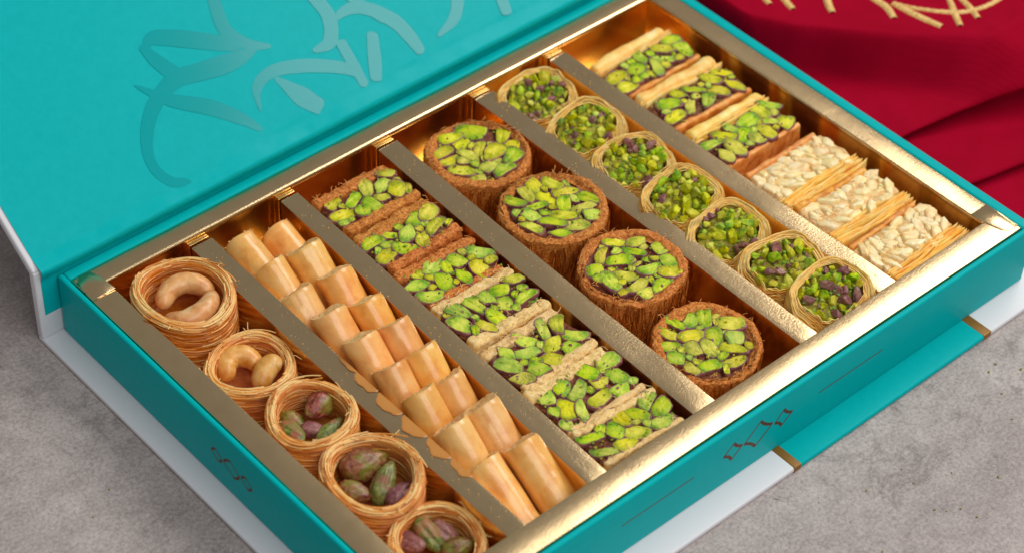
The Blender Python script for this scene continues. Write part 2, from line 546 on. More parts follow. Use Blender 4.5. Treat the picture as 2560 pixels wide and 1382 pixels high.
# ------------------------------------------------------------------ the book-style box
W, D = 30.0, 20.87
BX0, BX1, BY0, BY1 = -1.18, 31.18, -0.92, 22.26
box = thing("gift_box", "open turquoise book-style gift box with a hinged lid and white base board", "gift box", (0, 0, 0))
BT = 0.25
mb = MB(); mb.add(*bbox((BX0, BY0, 0.003), (BX1, BY1, BT), 0.09, 3.0)); mb.obj("base_board", WHITE, box)
band = MB(); band.add(*bbox((16.43, 20.6, -0.002), (26.95, BY1 + 0.012, BT + 0.012), 0.09, 2.0))
band_o = band.obj("printed_band", TEAL, box)
for x0 in (16.15, 26.95):
    mb = MB(); mb.add(*bbox((x0 - 0.10 * (x0 > 20), 20.6, 0.0005), (x0 + 0.38 - 0.02 * (x0 > 20), BY1 + 0.018, BT + 0.018), 0.03))
    mb.obj("gold_stripe", BRONZE, box)
# tray walls of the box
def wall(name, lo, hi):
    mb = MB(); mb.add(*bbox(lo, hi, 0.11, 1.2)); return mb.obj(name, TEAL, box)
front_wall = wall("front_wall", (-0.27, D + 0.03, BT), (W + 0.52, D + 0.28, RIM - 0.02))
left_wall = wall("left_wall", (-0.28, -0.50, BT), (-0.03, D + 0.03, RIM - 0.005))
right_wall = wall("right_wall", (W + 0.03, -0.50, BT), (W + 0.54, D + 0.03, RIM - 0.01))
back_wall = wall("back_wall", (-0.03, -0.52, BT), (W + 0.03, -0.03, RIM - 0.03))
# spine and lid boards
mb = MB(); mb.add(*bbox((BX0, -0.93, BT), (BX1, -0.57, RIM + 0.47), 0.08, 3.0)); mb.obj("spine", WHITE, box)
A = math.radians(36.0)
def lid_pt(x, s, t):
    """lid plane: x along hinge, s up the lid, t outwards from its inner face"""
    x, s, t = np.broadcast_arrays(np.asarray(x, float), np.asarray(s, float), np.asarray(t, float))
    return np.stack([x, -0.6 - s * math.cos(A) + t * math.sin(A), RIM + 0.55 + s * math.sin(A) + t * math.cos(A)], -1)
v, f = bbox((BX0, -0.02, -0.40), (BX1, 22.8, -0.035), 0.1, 2.5)
mb = MB(); mb.add(lid_pt(v[:, 0], v[:, 1], v[:, 2]), f); lid = mb.obj("lid", WHITE, box)
# lining: from the lid face over a soft hinge roll down the inside of the spine
prof = [lid_pt(0, s, 0)[1:] for s in (22.4, 18, 14, 10, 7, 5, 3.5, 2.2, 1.3, 0.75, 0.40)]
prof += [np.array([-0.50, RIM + 0.60]), np.array([-0.40, RIM + 0.46]), np.array([-0.44, RIM + 0.26]), np.array([-0.535, RIM + 0.05]), np.array([-0.555, RIM - 0.3]), np.array([-0.555, RIM - 1.0]), np.array([-0.555, RIM - 1.72])]
prof = catmull(np.array(prof), 90)
xs = np.linspace(-0.93, W + 0.95, 120)
a, b = np.meshgrid(xs, np.arange(len(prof)), indexing='ij')
P = np.stack([a.ravel(), prof[b.ravel(), 0], prof[b.ravel(), 1]], 1)
puff = np.exp(-((P[:, 2] - (RIM + 0.55)) / 0.35) ** 2) * (np.abs(P[:, 1]) < 1.6)
nz = fbm(np.stack([P[:, 0] * 0.5, P[:, 1] * 0.7, P[:, 2] * 0.7], 1), 3, 3)
P[:, 1] += 0.03 * puff * nz
P[:, 2] += 0.05 * puff * nz
up = (P[:, 1] < -0.65)
P[up, 2] += 0.012 * fbm(P[up] * 0.16, 9, 2)
mb = MB(); mb.add(P, grid_faces(120, len(prof))); lining = mb.obj("lining", LINING, lid)

# varnished calligraphic strokes printed on the lining
def stroke(name, pts, widths, parent, mat, to3, lift, n=90):
    c = catmull(np.array(pts, float), n)
    w = np.interp(np.linspace(0, 1, n), np.linspace(0, 1, len(widths)), widths) / 2
    u_ = np.linspace(0, 1, n)
    w = np.convolve(np.pad(w, 6, mode='edge'), np.ones(13) / 13, mode='valid') * np.sqrt(np.clip(np.minimum(u_, 1 - u_) / 0.04, 0.02, 1))
    t = np.gradient(c, axis=0)
    t /= np.linalg.norm(t, axis=1, keepdims=True) + 1e-9
    nn = np.stack([-t[:, 1], t[:, 0]], 1)
    V = np.concatenate([to3(c[:, 0] + nn[:, 0] * w * k, c[:, 1] + nn[:, 1] * w * k, lift + np.zeros(n)) for k in (1, 0, -1)])
    V = V.reshape(3, n, 3)
    mb = MB(); mb.add(V.reshape(-1, 3), grid_faces(3, n))
    return mb.obj(name, mat, parent)
STROKES = [
    ([(11.3, 7.2), (11.0, 6.2), (10.82, 5.13), (11.35, 4.25), (12.2, 3.75)], (0.45, 0.55, 0.6, 0.5, 0.2)),
    ([(7.35, 5.75), (7.9, 6.05), (8.9, 5.6), (9.9, 5.0), (11.1, 4.3)], (0.15, 0.6, 0.75, 0.7, 0.6)),
    ([(7.3, 6.0), (7.55, 5.2), (8.0, 4.25)], (0.3, 0.6, 0.7)),
    ([(11.6, 3.9), (10.2, 3.9), (8.9, 4.07), (7.76, 4.2), (6.43, 3.6), (5.5, 2.6), (5.15, 1.6), (5.45, 0.75), (6.2, 0.35)], (0.2, 0.85, 0.75, 0.7, 0.6, 0.5, 0.4, 0.45, 0.3)),
    ([(6.2, 4.7), (7.17, 3.6), (8.47, 2.65), (9.36, 1.75), (9.95, 0.9)], (0.1, 0.55, 0.7, 0.55, 0.2)),
    ([(10.3, 1.6), (10.7, 2.5), (11.62, 2.82), (12.99, 2.48), (14.51, 1.69), (15.13, 0.94)], (0.1, 0.4, 0.5, 0.6, 0.55, 0.3)),
    ([(11.6, 2.6), (12.2, 1.45), (12.75, 0.6)], (0.15, 0.9, 0.7)),
    ([(15.2, 3.6), (16.1, 3.75), (16.9, 3.43), (17.72, 2.43), (17.99, 1.35), (18.03, 0.76)], (0.2, 0.5, 0.6, 0.7, 0.6, 0.4)),
    ([(14.9, 5.4), (15.16, 3.9), (14.6, 2.9), (13.7, 2.84)], (0.6, 0.65, 0.6, 0.2)),
    ([(16.54, 2.5), (15.95, 1.4), (15.5, 0.6)], (0.5, 0.6, 0.5)),
    ([(15.02, 2.78), (14.99, 1.6), (14.96, 0.6)], (0.5, 0.5, 0.4)),
    ([(16.2, 4.9), (16.7, 3.8), (17.3, 2.6)], (0.5, 0.5, 0.25)),
    ([(21.6, 3.2), (20.93, 2.2), (20.26, 1.5), (19.1, 1.1)], (0.5, 0.6, 0.5, 0.15)),
    ([(23.0, 2.2), (22.8, 1.4), (22.6, 0.6)], (0.6, 0.6, 0.5)),
]
for k, (pts, ws) in enumerate(STROKES):
    stroke("varnish_stroke", pts, ws, lid, VARNISH, lid_pt, 0.014 + 0.0006 * k)

# thin brown emblem of three linked frames, and single rules, on the front and left walls
def ribbon(mb, p, q, w, to3, lift):
    p, q = np.array(p, float), np.array(q, float)
    t = (q - p) / np.linalg.norm(q - p)
    n = np.array([-t[1], t[0]]) * w / 2
    pts = np.array([p + n, q + n, q - n, p - n])
    mb.add(to3(pts[:, 0], pts[:, 1], np.full(4, lift)), np.array([[0, 1, 2, 3]]))
def curve_ribbon(mb, p, q, sag, w, to3, lift):
    p, q = np.array(p, float), np.array(q, float)
    t = (q - p) / np.linalg.norm(q - p)
    n = np.array([-t[1], t[0]])
    u = np.linspace(0, 1, 9)
    c = p + (q - p) * u[:, None] + n * (sag * 4 * u * (1 - u))[:, None]
    V = np.concatenate([c + n * w / 2, c - n * w / 2])
    mb.add(to3(V[:, 0], V[:, 1], np.full(18, lift)), grid_faces(2, 9))
front3 = lambda a, b, t: np.stack([a, D + 0.28 + t, b + RIM], -1)
left3 = lambda a, b, t: np.stack([-0.28 - t, a, b + RIM], -1)
def frame(name, q, to3, parent, lift=0.004, w=0.07):
    """q: four corners, the two short ends q0-q1 and q2-q3 are curved and heavier"""
    mb = MB()
    ribbon(mb, q[1], q[2], w, to3, lift); ribbon(mb, q[3], q[0], w, to3, lift)
    curve_ribbon(mb, q[0], q[1], 0.07, w * 1.9, to3, lift + 0.001)
    curve_ribbon(mb, q[2], q[3], 0.07, w * 1.9, to3, lift + 0.001)
    return mb.obj(name, BROWNINK, parent)
for q in ([(13.37, -1.25), (13.83, -1.70), (14.33, -1.27), (13.87, -0.85)],
          [(14.44, -1.31), (15.07, -1.86), (15.88, -1.20), (15.20, -0.62)],
          [(16.02, -1.30), (16.42, -1.69), (16.93, -1.27), (16.45, -0.84)]):
    frame("emblem_frame", q, front3, front_wall)
for q in ((8.36, 11.89), (18.35, 21.86)):
    mb = MB(); ribbon(mb, (q[0], -1.25), (q[1], -1.25), 0.05, front3, 0.004); mb.obj("thin_rule", BROWNINK, front_wall)
for q in ([(9.13, -1.46), (9.43, -1.20), (9.74, -1.45), (9.48, -1.70)],
          [(9.84, -1.47), (10.28, -1.10), (10.77, -1.46), (10.38, -1.84)],
          [(10.89, -1.46), (11.19, -1.20), (11.50, -1.46), (11.20, -1.72)]):
    frame("emblem_frame", q, left3, left_wall, 0.004, 0.06)

# ------------------------------------------------------------------ the gold tray inside the box
tray = thing("gold_tray", "gold foil tray with five dividers sitting inside the turquoise box", "tray", (0, 0, 0))
IL, IB, IR, IF = 1.024, 0.935, W - 0.99, D - 1.17
FZ = 0.50
mb = MB(); mb.add(*bbox((0.02, 0.02, BT + 0.02), (W - 0.02, D - 0.02, FZ), 0.03)); mb.obj("tray_floor", GOLDSIDE, tray)
def wavy_box(lo, hi, r, step, amp, seed):
    v, f = bbox(lo, hi, r, step)
    top = v[:, 2] > hi[2] - r * 0.9
    v[top, 2] += amp * fbm(v[top] * 0.45, seed, 3)
    return v, f
def strip(name, lo, hi, r, seed):
    mb = MB(); mb.add(*wavy_box(lo, hi, r, 0.6, 0.016, seed)); return mb.obj(name, GOLD, tray)
strip("rim_strip", (0.0, 0.0, RIM - 0.26), (W, IB, RIM), 0.12, 1)
strip("rim_strip", (0.0, IF, RIM - 0.26), (W, D, RIM), 0.06, 2)
strip("rim_strip", (0.0, IB, RIM - 0.26), (IL - 0.02, IF, RIM - 0.004), 0.06, 3)
strip("rim_strip", (IR + 0.02, IB, RIM - 0.26), (W, IF, RIM - 0.004), 0.06, 4)
def wallbox(lo, hi):
    mb = MB(); mb.add(*bbox(lo, hi, 0.02)); return mb.obj("inner_wall", GOLDSIDE, tray)
wallbox((0.1, IB - 0.14, FZ), (W - 0.1, IB - 0.06, RIM - 0.2))
wallbox((0.1, IF + 0.06, FZ), (W - 0.1, IF + 0.14, RIM - 0.2))
wallbox((IL - 0.14, IB - 0.06, FZ), (IL - 0.06, IF + 0.06, RIM - 0.2))
wallbox((IR + 0.06, IB - 0.06, FZ), (IR + 0.14, IF + 0.06, RIM - 0.2))
# the side strips end in rounded tabs that lap over the front and back strips
def tab(pts, z0, z1, n=60):
    P = np.array(pts, float)
    mb = MB(); v, f = plate(P, z0, z1, 0.02); mb.add(v, f); return mb.obj("corner_flap", GOLD, tray)
def arc(cx, cy, r, a0, a1, n=9):
    t = np.radians(np.linspace(a0, a1, n))
    return [(cx + r * math.cos(x), cy + r * math.sin(x)) for x in t]
tab([(IR + 0.06, IF - 0.6), (W - 0.02, IF - 0.6), (W - 0.02, D - 0.18)] + arc(W - 0.27, D - 0.42, 0.24, 40, 95) + arc(IR + 0.66, D - 0.62, 0.46, 90, 165) + [(IR + 0.08, IF + 0.10)], RIM - 0.01, RIM + 0.04)
tab([(0.02, 0.85), (0.04, 0.35)] + arc(0.50, 0.50, 0.42, 200, 315) + [(IL - 0.08, 0.72), (IL - 0.02, 1.5), (0.02, 1.5)], RIM - 0.01, RIM + 0.04)
# dividers: folded beams, a little lower than the rim
DIV = [(4.55, 5.50, 4.42, 5.25), (8.78, 9.62, 8.10, 9.00), (13.68, 14.62, 13.25, 14.35), (18.76, 19.70, 18.80, 19.70), (22.90, 23.80, 23.15, 24.10)]
DZ = RIM - 0.16
dividers = []
for k, (b0, b1, f0, f1) in enumerate(DIV):
    y0, y1 = 1.30, IF + 0.02
    v, f = bbox((0, y0, FZ - 0.02), (1, y1, DZ), 0.035, 0.5)
    v2, f = box_grid(axis_samples(0, 1, 0.05, 0.25), axis_samples(y0, y1, 0.05, 0.5), axis_samples(FZ - 0.02, DZ, 0.05, 0.6))
    v, _ = round_off(v2, (0, y0, FZ - 0.02), (1, y1, DZ), 0.045)
    t = (v[:, 1] - y0) / (y1 - y0)
    x0, x1 = b0 + (f0 - b0) * t, b1 + (f1 - b1) * t
    bow = 0.05 * np.sin(t * math.pi) * (1 if k % 2 else -1)
    x = x0 + v[:, 0] * (x1 - x0) + bow + 0.02 * fbm(np.stack([v[:, 0], v[:, 1] * 0.3, v[:, 2]], 1), k + 20, 2)
    top = v[:, 2] > DZ - 0.03
    z = v[:, 2] + np.where(top, (v[:, 0] - 1.0) * (0.10, 0.05, 0.08, 0.11, 0.11)[k] + 0.015 * fbm(np.stack([x, v[:, 1] * 0.5, x * 0], 1), k + 40, 3), 0)
    mb = MB(); mb.add(np.stack([x, v[:, 1], z], 1), f)
    nrm_mats = np.zeros(len(f), int)
    fc = np.stack([x, v[:, 1], z], 1)[f].mean(1)
    nrm_mats[fc[:, 2] < DZ - 0.15] = 1
    mb.m = [nrm_mats]
    dv = mb.obj("divider", [GOLD, GOLDSIDE], tray)
    dividers.append(dv)
    mb = MB(); mb.add(*bbox((b0 + 0.02, IB - 0.05, FZ), (b1 - 0.02, 1.16, DZ - 0.04), 0.03)); mb.obj("divider_tab", GOLDSIDE, tray)
# amber patches on the first divider: syrup, with the finger rolls' reflection painted in
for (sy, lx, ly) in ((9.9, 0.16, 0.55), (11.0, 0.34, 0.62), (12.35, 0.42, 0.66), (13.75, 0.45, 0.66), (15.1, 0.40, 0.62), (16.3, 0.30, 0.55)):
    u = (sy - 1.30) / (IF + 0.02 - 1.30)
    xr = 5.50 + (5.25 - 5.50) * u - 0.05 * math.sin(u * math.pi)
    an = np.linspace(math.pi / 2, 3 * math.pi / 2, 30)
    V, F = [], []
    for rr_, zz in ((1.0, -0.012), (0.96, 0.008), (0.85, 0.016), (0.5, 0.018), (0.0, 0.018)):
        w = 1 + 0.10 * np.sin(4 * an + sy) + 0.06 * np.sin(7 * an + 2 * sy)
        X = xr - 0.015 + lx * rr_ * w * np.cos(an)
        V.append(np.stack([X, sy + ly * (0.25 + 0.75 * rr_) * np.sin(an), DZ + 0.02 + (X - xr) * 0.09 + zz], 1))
    mb = MB(); mb.add(np.concatenate(V), grid_faces(5, 30)[:, ::-1]); mb.obj("syrup_reflection", AMBER, dividers[0])

# ------------------------------------------------------------------ nuts
def cut_nut(seed, L=0.5, Wd=0.3, depth=0.34):
    """a pistachio sliced open: slightly domed green face, purple skin round it (half-length L)"""
    r = np.random.RandomState(seed)
    n = 22
    a = np.linspace(0, 2 * math.pi, n, endpoint=False)
    e = r.uniform(2.0, 2.6)
    ca, sa = np.cos(a), np.sin(a)
    x = np.sign(ca) * np.abs(ca) ** (2 / e)
    y = np.sign(sa) * np.abs(sa) ** (2 / e)
    point = r.uniform(0.0, 0.2)
    y = y * (1 - point * x)
    rad = 1 + 0.05 * np.sin(3 * a + r.uniform(0, 6)) + 0.05 * r.randn(n) * 0.5
    for _ in range(r.choice([0, 1, 1, 2])):
        ph = r.uniform(0, 2 * math.pi)
        nx_, ny_ = math.cos(ph), math.sin(ph)
        over = np.maximum(x * nx_ + y * ny_ - r.uniform(0.45, 0.8), 0)
        x, y = x - over * nx_, y - over * ny_
    x, y = x * rad * L, y * rad * Wd
    x = x + 0.25 * y * y / Wd * r.uniform(-1, 1)
    groove = 0.05 * (r.rand() < 0.45)
    V = [np.array([[0, 0, 0.015 - groove]])]
    for q, z in ((0.25, 0.014), (0.5, 0.012), (0.75, 0.008), (0.93, 0.004), (1.0, -0.012)):
        zz = z + 0.016 * r.randn(n) * (q < 0.99) - groove * np.exp(-(y * q / 0.05) ** 2) * (q < 0.8)
        V.append(np.stack([x * q, y * q, zz], 1))
    F3 = np.stack([np.zeros(n, int), 1 + np.arange(n), 1 + (np.arange(n) + 1) % n], 1)
    mb = MB()
    mb.add(np.concatenate(V), [F3, grid_faces(5, n, cv=True) + 1], 0)
    V = []
    rim = 0.04 + 0.06 * np.clip(0.5 + 0.8 * np.sin(a * 2 + r.uniform(0, 6)) + 0.4 * np.sin(a * 5 + r.uniform(0, 6)), 0, 1)
    for q, z, w_ in ((0.99, -0.03, 0), (1.0, 0.0, 0.7), (1.01, -0.03, 1.2), (1.02, -0.12, 1.6), (0.96, -0.26, 1), (0.5, -depth, 0)):
        V.append(np.stack([x * (q + rim * w_), y * (q + rim * w_), np.full(n, z) + 0.012 * r.randn(n)], 1))
    mb.add(np.concatenate(V), grid_faces(6, n, cv=True), 1)
    return mb

def cut_bit(seed, depth=0.30):
    """an angular chip of nut with a flat cut top"""
    r = np.random.RandomState(seed)
    m = r.randint(5, 8)
    ang = np.sort(np.linspace(0, 2 * math.pi, m, endpoint=False) + r.uniform(-0.35, 0.35, m))
    rad = r.uniform(0.75, 1.15, m)
    c = np.stack([0.5 * rad * np.cos(ang), 0.36 * rad * np.sin(ang)], 1)
    P = []
    for j in range(m):
        p, q, w = c[j - 1], c[j], c[(j + 1) % m]
        P += [q + (p - q) * 0.42, q + (p - q) * 0.16, q * 0.985, q + (w - q) * 0.16]
    P = np.array(P)
    n = len(P)
    t = r.randn(2) * 0.06
    V = [np.array([[0, 0, 0.02 + 0.03 * r.randn()]])]
    for q, z in ((0.5, 0.015), (0.86, 0.0), (0.97, -0.03), (1.02, -0.10), (0.98, -depth)):
        V.append(np.column_stack([P * q, z + 0.012 * r.randn(n) + P @ t * (q < 0.98)]))
    F3 = np.stack([np.zeros(n, int), 1 + np.arange(n), 1 + (np.arange(n) + 1) % n], 1)
    mb = MB(); mb.add(np.concatenate(V), [F3, grid_faces(5, n, cv=True) + 1])
    return mb

def pack_ell(sizes, inside, rr, tries=420, gap=0.93):
    """place ellipses (half-length, half-width), largest first, without overlap"""
    out, circ = [], np.zeros((0, 3))
    for (L, w) in sizes:
        for _ in range(tries):
            p = np.array(inside(rr)); th = rr.uniform(0, math.pi)
            d = np.array([math.cos(th), math.sin(th)])
            k = max(L - w, 0)
            cs = np.array([[*(p + d * k * q), w * (1.0 if q == 0 else 0.82)] for q in (-1, -0.5, 0, 0.5, 1)])
            if len(circ) == 0 or np.all(((cs[:, None, :2] - circ[None, :, :2]) ** 2).sum(-1) > (gap * (cs[:, None, 2] + circ[None, :, 2])) ** 2):
                circ = np.vstack([circ, cs]); out.append((p[0], p[1], th, L, w)); break
    return out

CUT = {}
for nm, mats in (("g", [GREEN, SKIN]), ("y", [YELLOW, SKIN])):
    CUT[nm] = [cut_nut(s, 0.5, Wd).mesh("pistachio", mats) for s, Wd in [(q, .30) for q in range(1, 15)]]

def chunk(seed, sub=2, flat=0.75, rough=0.28):
    v, f = ico(sub)
    r = np.random.RandomState(seed)
    v = v.copy()
    for _ in range(11):
        n = r.randn(3); n /= np.linalg.norm(n)
        d = r.uniform(0.42, 0.8)
        over = np.maximum(v @ n - d, 0)
        v = v - over[:, None] * n
    v = v * (1 + rough * 0.5 * vnoise(v * 2.2 + seed, seed))[:, None]
    v = v * np.array([1.0, r.uniform(0.6, 0.85), flat * r.uniform(0.6, 0.9)])
    mb = MB(); mb.add(v * 0.5, f)
    return mb
CHUNK = {k: [chunk(s).mesh("nut_piece", m, smooth=False) for s in range(ss, ss + 6)] for k, m, ss in (("g", GREEN, 1), ("y", YELLOW, 11), ("s", SKIN, 21), ("c", CASHEW_RAW, 31))}
BIT = {k: [cut_bit(q).mesh("nut_piece", m) for q in range(ss, ss + 8)] for k, m, ss in (("g", GREEN, 41), ("y", YELLOW, 51), ("s", SKIN, 61), ("c", CASHEW_RAW, 71))}

def place(name, me, parent, loc, rx=0, ry=0, rz=0, s=(1, 1, 1)):
    o = bpy.data.objects.new(name, me)
    COL.objects.link(o)
    o.parent = parent
    o.location = Vector((loc[0], -loc[1], loc[2])) * CM
    o.rotation_euler = (rx, ry, rz)
    o.scale = s if not np.isscalar(s) else (s, s, s)
    return o

def pack(n, inside, dmin, rr, tries=4000):
    """dart throwing with per-item radii"""
    pts = []
    for _ in range(tries):
        if len(pts) >= n:
            break
        p = inside(rr)
        rad = rr.uniform(*dmin)
        if all((p[0] - q[0]) ** 2 + (p[1] - q[1]) ** 2 > (rad + q[2]) ** 2 for q in pts):
            pts.append((p[0], p[1], rad))
    return pts

def rand_crumbs(mb, pts, size, rr, mat=0):
    v, f = ico(1)
    for p in pts:
        s = size * rr.uniform(0.5, 1.3)
        q = v * (1 + 0.35 * rr.randn(len(v), 1)) * s * np.array([1, rr.uniform(.6, 1), rr.uniform(.4, .8)])
        mb.add(q + np.array(p), f, mat)

def nut_dust(parent, fn, n, rr, size=0.055):
    mb = MB()
    for _ in range(n):
        rand_crumbs(mb, [fn(rr)], size, rr, rr.choice([0, 0, 1, 1, 2]))
    o = mb.obj("nut_dust", [GREEN, YELLOW, SKIN], parent, smooth=False)
    o["kind"] = "stuff"

def shreds(mb, pts, rr, L=0.35, rad=0.016, tone=0.9):
    """short loose threads of pastry or coconut lying about"""
    for p in pts:
        a = rr.uniform(0, 2 * math.pi)
        l = L * rr.uniform(0.5, 1.2)
        d = np.array([math.cos(a), math.sin(a), rr.uniform(-0.1, 0.5)]) * l
        bend = rr.randn(3) * 0.25 * l
        path = catmull(np.array([p, p + d * 0.5 + bend * 0.5, p + d]), 6)
        v, f = tubes(path[None], rad, 4)
        mb.add(v, f, 0, tone)

# ------------------------------------------------------------------ column 1: kunafa nests
def nest(cx, cy, ztop, ra, rb, seed, label):
    rr = np.random.RandomState(seed)
    t = thing("kunafa_nest", label, "pastry", (cx, cy, FZ + 0.01), 0, "round kunafa nests filled with whole nuts")
    H = ztop + RIM - FZ - 0.02
    th = 0.34
    # wall: closed cup profile
    prof = [(1.0 - 0.10, 0.0), (1.0, 0.25 * H), (1.03, 0.6 * H), (1.0, H - 0.14), (1.0 - 0.10 * 0.5, H - 0.03), (1.0 - th / ra * 0.55, H), (1.0 - th / ra, H - 0.08),
            (1.0 - th / ra * 1.15, 0.7 * H), (1.0 - th / ra * 1.25, 0.42 * H), (0.4, 0.36 * H), (0.0, 0.36 * H)]
    pr = catmull(np.array([(p[0], p[1]) for p in prof]), 40)
    na = 96
    a = np.linspace(0, 2 * math.pi, na, endpoint=False)
    A_, K = np.meshgrid(a, np.arange(40), indexing='ij')
    r, z = np.maximum(pr[K, 0], 0), pr[K, 1]
    wob = 1 + 0.025 * np.sin(2 * A_ + seed) + 0.02 * np.sin(3 * A_ + 2 * seed)
    P = np.stack([ra * r * wob * np.cos(A_), rb * r * wob * np.sin(A_), z + 0.06 * np.sin(A_ * 2 + seed * 1.7) * (z / H)], -1).reshape(-1, 3)
    P[:, 2] += 0.02 * fbm(P * np.array([2, 2, 6]), seed, 2)
    mb = MB(); mb.add(P, grid_faces(na, 40, cu=True)); mb.obj("nest_wall", NESTWALL, t)
    # fine strands wound round the wall
    N, n = 520, 26
    paths, tone = [], []
    for i in range(N):
        u = rr.rand()
        if u < 0.50:      # outer side
            z0 = rr.uniform(0.15 * H, H - 0.08); f0 = rr.uniform(0.99, 1.035)
        elif u < 0.80:    # rim
            f0 = rr.uniform(1 - th / ra * 0.95, 1.0); z0 = H - 0.02 - 0.10 * abs((f0 - (1 - th / ra * 0.5)) / (th / ra * 0.5)) ** 2 + rr.uniform(0, 0.03)
        else:             # inside
            z0 = rr.uniform(0.42 * H, H - 0.12); f0 = 1 - th / ra * (1.08 + 0.12 * (1 - z0 / H))
        a0, ln = rr.uniform(0, 2 * math.pi), rr.uniform(0.7, 2.6)
        aa = a0 + np.linspace(0, ln, n)
        slope = rr.uniform(-0.11, 0.11)
        zz = z0 + slope * (aa - a0 - ln / 2) + 0.02 * np.sin(aa * rr.uniform(2, 5) + rr.uniform(0, 6))
        zz = np.clip(zz, 0.05, H + 0.05)
        ff = f0 + 0.008 * np.sin(aa * rr.uniform(2, 6) + rr.uniform(0, 6))
        if rr.rand() < 0.07:    # loose end springing away
            k = np.linspace(0, 1, n) ** 4
            ff = ff + rr.uniform(-0.02, 0.13) * k
            zz = zz + rr.uniform(0.0, 0.25) * k
        wb2 = 1 + 0.025 * np.sin(2 * aa + seed) + 0.02 * np.sin(3 * aa + 2 * seed)
        zz = zz + 0.06 * np.sin(aa * 2 + seed * 1.7) * (zz / H)
        paths.append(np.stack([ra * ff * wb2 * np.cos(aa), rb * ff * wb2 * np.sin(aa), zz], 1))
        tone.append(np.clip((0.62 if 0.5 <= u < 0.8 else 0.36) + 0.22 * rr.randn(), 0, 1))
    rad = 0.022 + 0.010 * rr.rand(N)
    v, f = tubes(np.array(paths), np.repeat(rad[:, None], n, 1), 5)
    mb = MB(); mb.add(v, f, 0, np.repeat(np.array(tone), n * 5))
    pts = [np.array([ra * .95 * math.cos(q), rb * .95 * math.sin(q), H]) for q in rr.uniform(0, 6.28, 10)]
    shreds(mb, pts, rr, 0.4, 0.018, 0.9)
    o = mb.obj("strands", STRAND, t)
    o["kind"] = "stuff"
    return t, np.array([cx, cy, FZ + 0.01])

def cashew(parent, base, pts, zs, r0, seed):
    """pts: centre line in design x, y"""
    rr = np.random.RandomState(seed)
    P = np.column_stack([np.array(pts, float), zs]) - base
    n, s = 44, 18
    c = catmull(P, n)
    u = np.linspace(0, 1, n)
    w = 1.13 * r0 * np.sqrt(np.maximum(1 - (2 * u - 1) ** 6, 0.0)) * (0.86 + 0.2 * np.sin(u * math.pi * 0.9 + 0.3))
    w[0] = w[-1] = 0.01
    v, f = tubes(c[None], w[None], s)
    cc = np.repeat(c, s, 0)
    d = v - cc
    ang = np.tile(np.arange(s) * 2 * math.pi / s, n)
    crease = 1 - 0.10 * np.exp(-((np.cos(ang - 1.1) - 1) / 0.05) ** 2)
    v = cc + d * ((1 + 0.09 * fbm(v * 2.2, seed, 3)) * crease)[:, None]
    # crease along the inner side
    mb = MB(); mb.add(v, f)
    return mb.obj("cashew", CASHEW, parent)

def pistachio_whole(parent, base, c, d, L, w, mat, seed, tilt=0.0):
    L, w = L * 1.1, w * 1.14
    v, f = ico(4)
    x = v[:, 0]
    q = v.copy()
    taper = 1 - 0.28 * x - 0.1 * x * x
    q[:, 1] *= taper * w / L; q[:, 2] *= taper * w / L * 0.92
    ang = np.arctan2(v[:, 2], v[:, 1])
    seam = np.exp(-((ang - 1.15) / 0.16) ** 2) * (1 - x * x)
    q = q * (1 - 0.16 * seam[:, None] * np.array([0, 1, 1]))
    q = q * L * 0.5
    q = q * (1 + 0.07 * fbm(v * 2.4 + seed, seed, 4) + 0.045 * fbm(v * np.array([1.6, 6.0, 6.0]) + seed, seed + 3, 3))[:, None]
    a = math.atan2(d[1], d[0])
    ca, sa = math.cos(a), math.sin(a)
    ct, st = math.cos(tilt), math.sin(tilt)
    q = np.stack([q[:, 0] * ct - q[:, 2] * st, q[:, 1], q[:, 0] * st + q[:, 2] * ct], 1)
    q = np.stack([q[:, 0] * ca - q[:, 1] * sa, q[:, 0] * sa + q[:, 1] * ca, q[:, 2]], 1) + np.array(c) - base
    mb = MB(); mb.add(q, f)
    return mb.obj("whole_pistachio", mat, parent)

t, b = nest(2.80, 3.30, 0.08, 1.74, 2.08, 1, "tall kunafa nest holding two cashews, nearest the hinge at the back of its row")
cashew(t, b, [(2.00, 2.95), (2.60, 2.52), (3.25, 2.58), (3.72, 3.05), (3.86, 3.60)], np.array([2.55, 2.75, 2.85, 2.75, 2.5]), 0.34, 1)
cashew(t, b, [(1.75, 3.50), (2.00, 4.10), (2.60, 4.32), (3.30, 4.15), (3.85, 3.55)], np.array([2.55, 2.75, 2.85, 2.85, 2.75]), 0.37, 2)
t, b = nest(2.80, 7.35, -0.50, 1.62, 1.66, 2, "kunafa nest with one whole cashew beside the tip of another")
cashew(t, b, [(2.05, 7.05), (2.25, 6.55), (2.75, 6.40), (3.15, 6.75), (3.22, 7.30)], np.array([1.95, 2.15, 2.25, 2.2, 2.05]), 0.36, 3)
cashew(t, b, [(2.65, 8.10), (3.05, 7.78), (3.50, 7.62), (3.72, 7.9)], np.array([1.95, 2.2, 2.3, 2.1]), 0.36, 4)
t, b = nest(2.80, 10.95, -0.10, 1.62, 1.68, 3, "kunafa nest of pistachios with one bright green nut lying at its left side")
pistachio_whole(t, b, (2.03, 10.75, 2.30), (0.1, 1.3), 1.35, 0.72, SKIN_GREEN, 1, 0.25)
pistachio_whole(t, b, (3.50, 10.45, 2.45), (-0.9, 0.35), 1.35, 0.85, SKIN_WHOLE, 2, 0.2)
pistachio_whole(t, b, (2.78, 11.05, 2.20), (0.5, 0.5), 0.85, 0.55, SKIN, 3)
pistachio_whole(t, b, (3.12, 11.55, 2.20), (1.2, -0.25), 1.35, 0.62, SKIN_GREEN, 4, 0.3)
pistachio_whole(t, b, (2.50, 10.40, 2.15), (0.3, 1.0), 1.20, 0.6, SKIN_WHOLE, 5, -0.3)
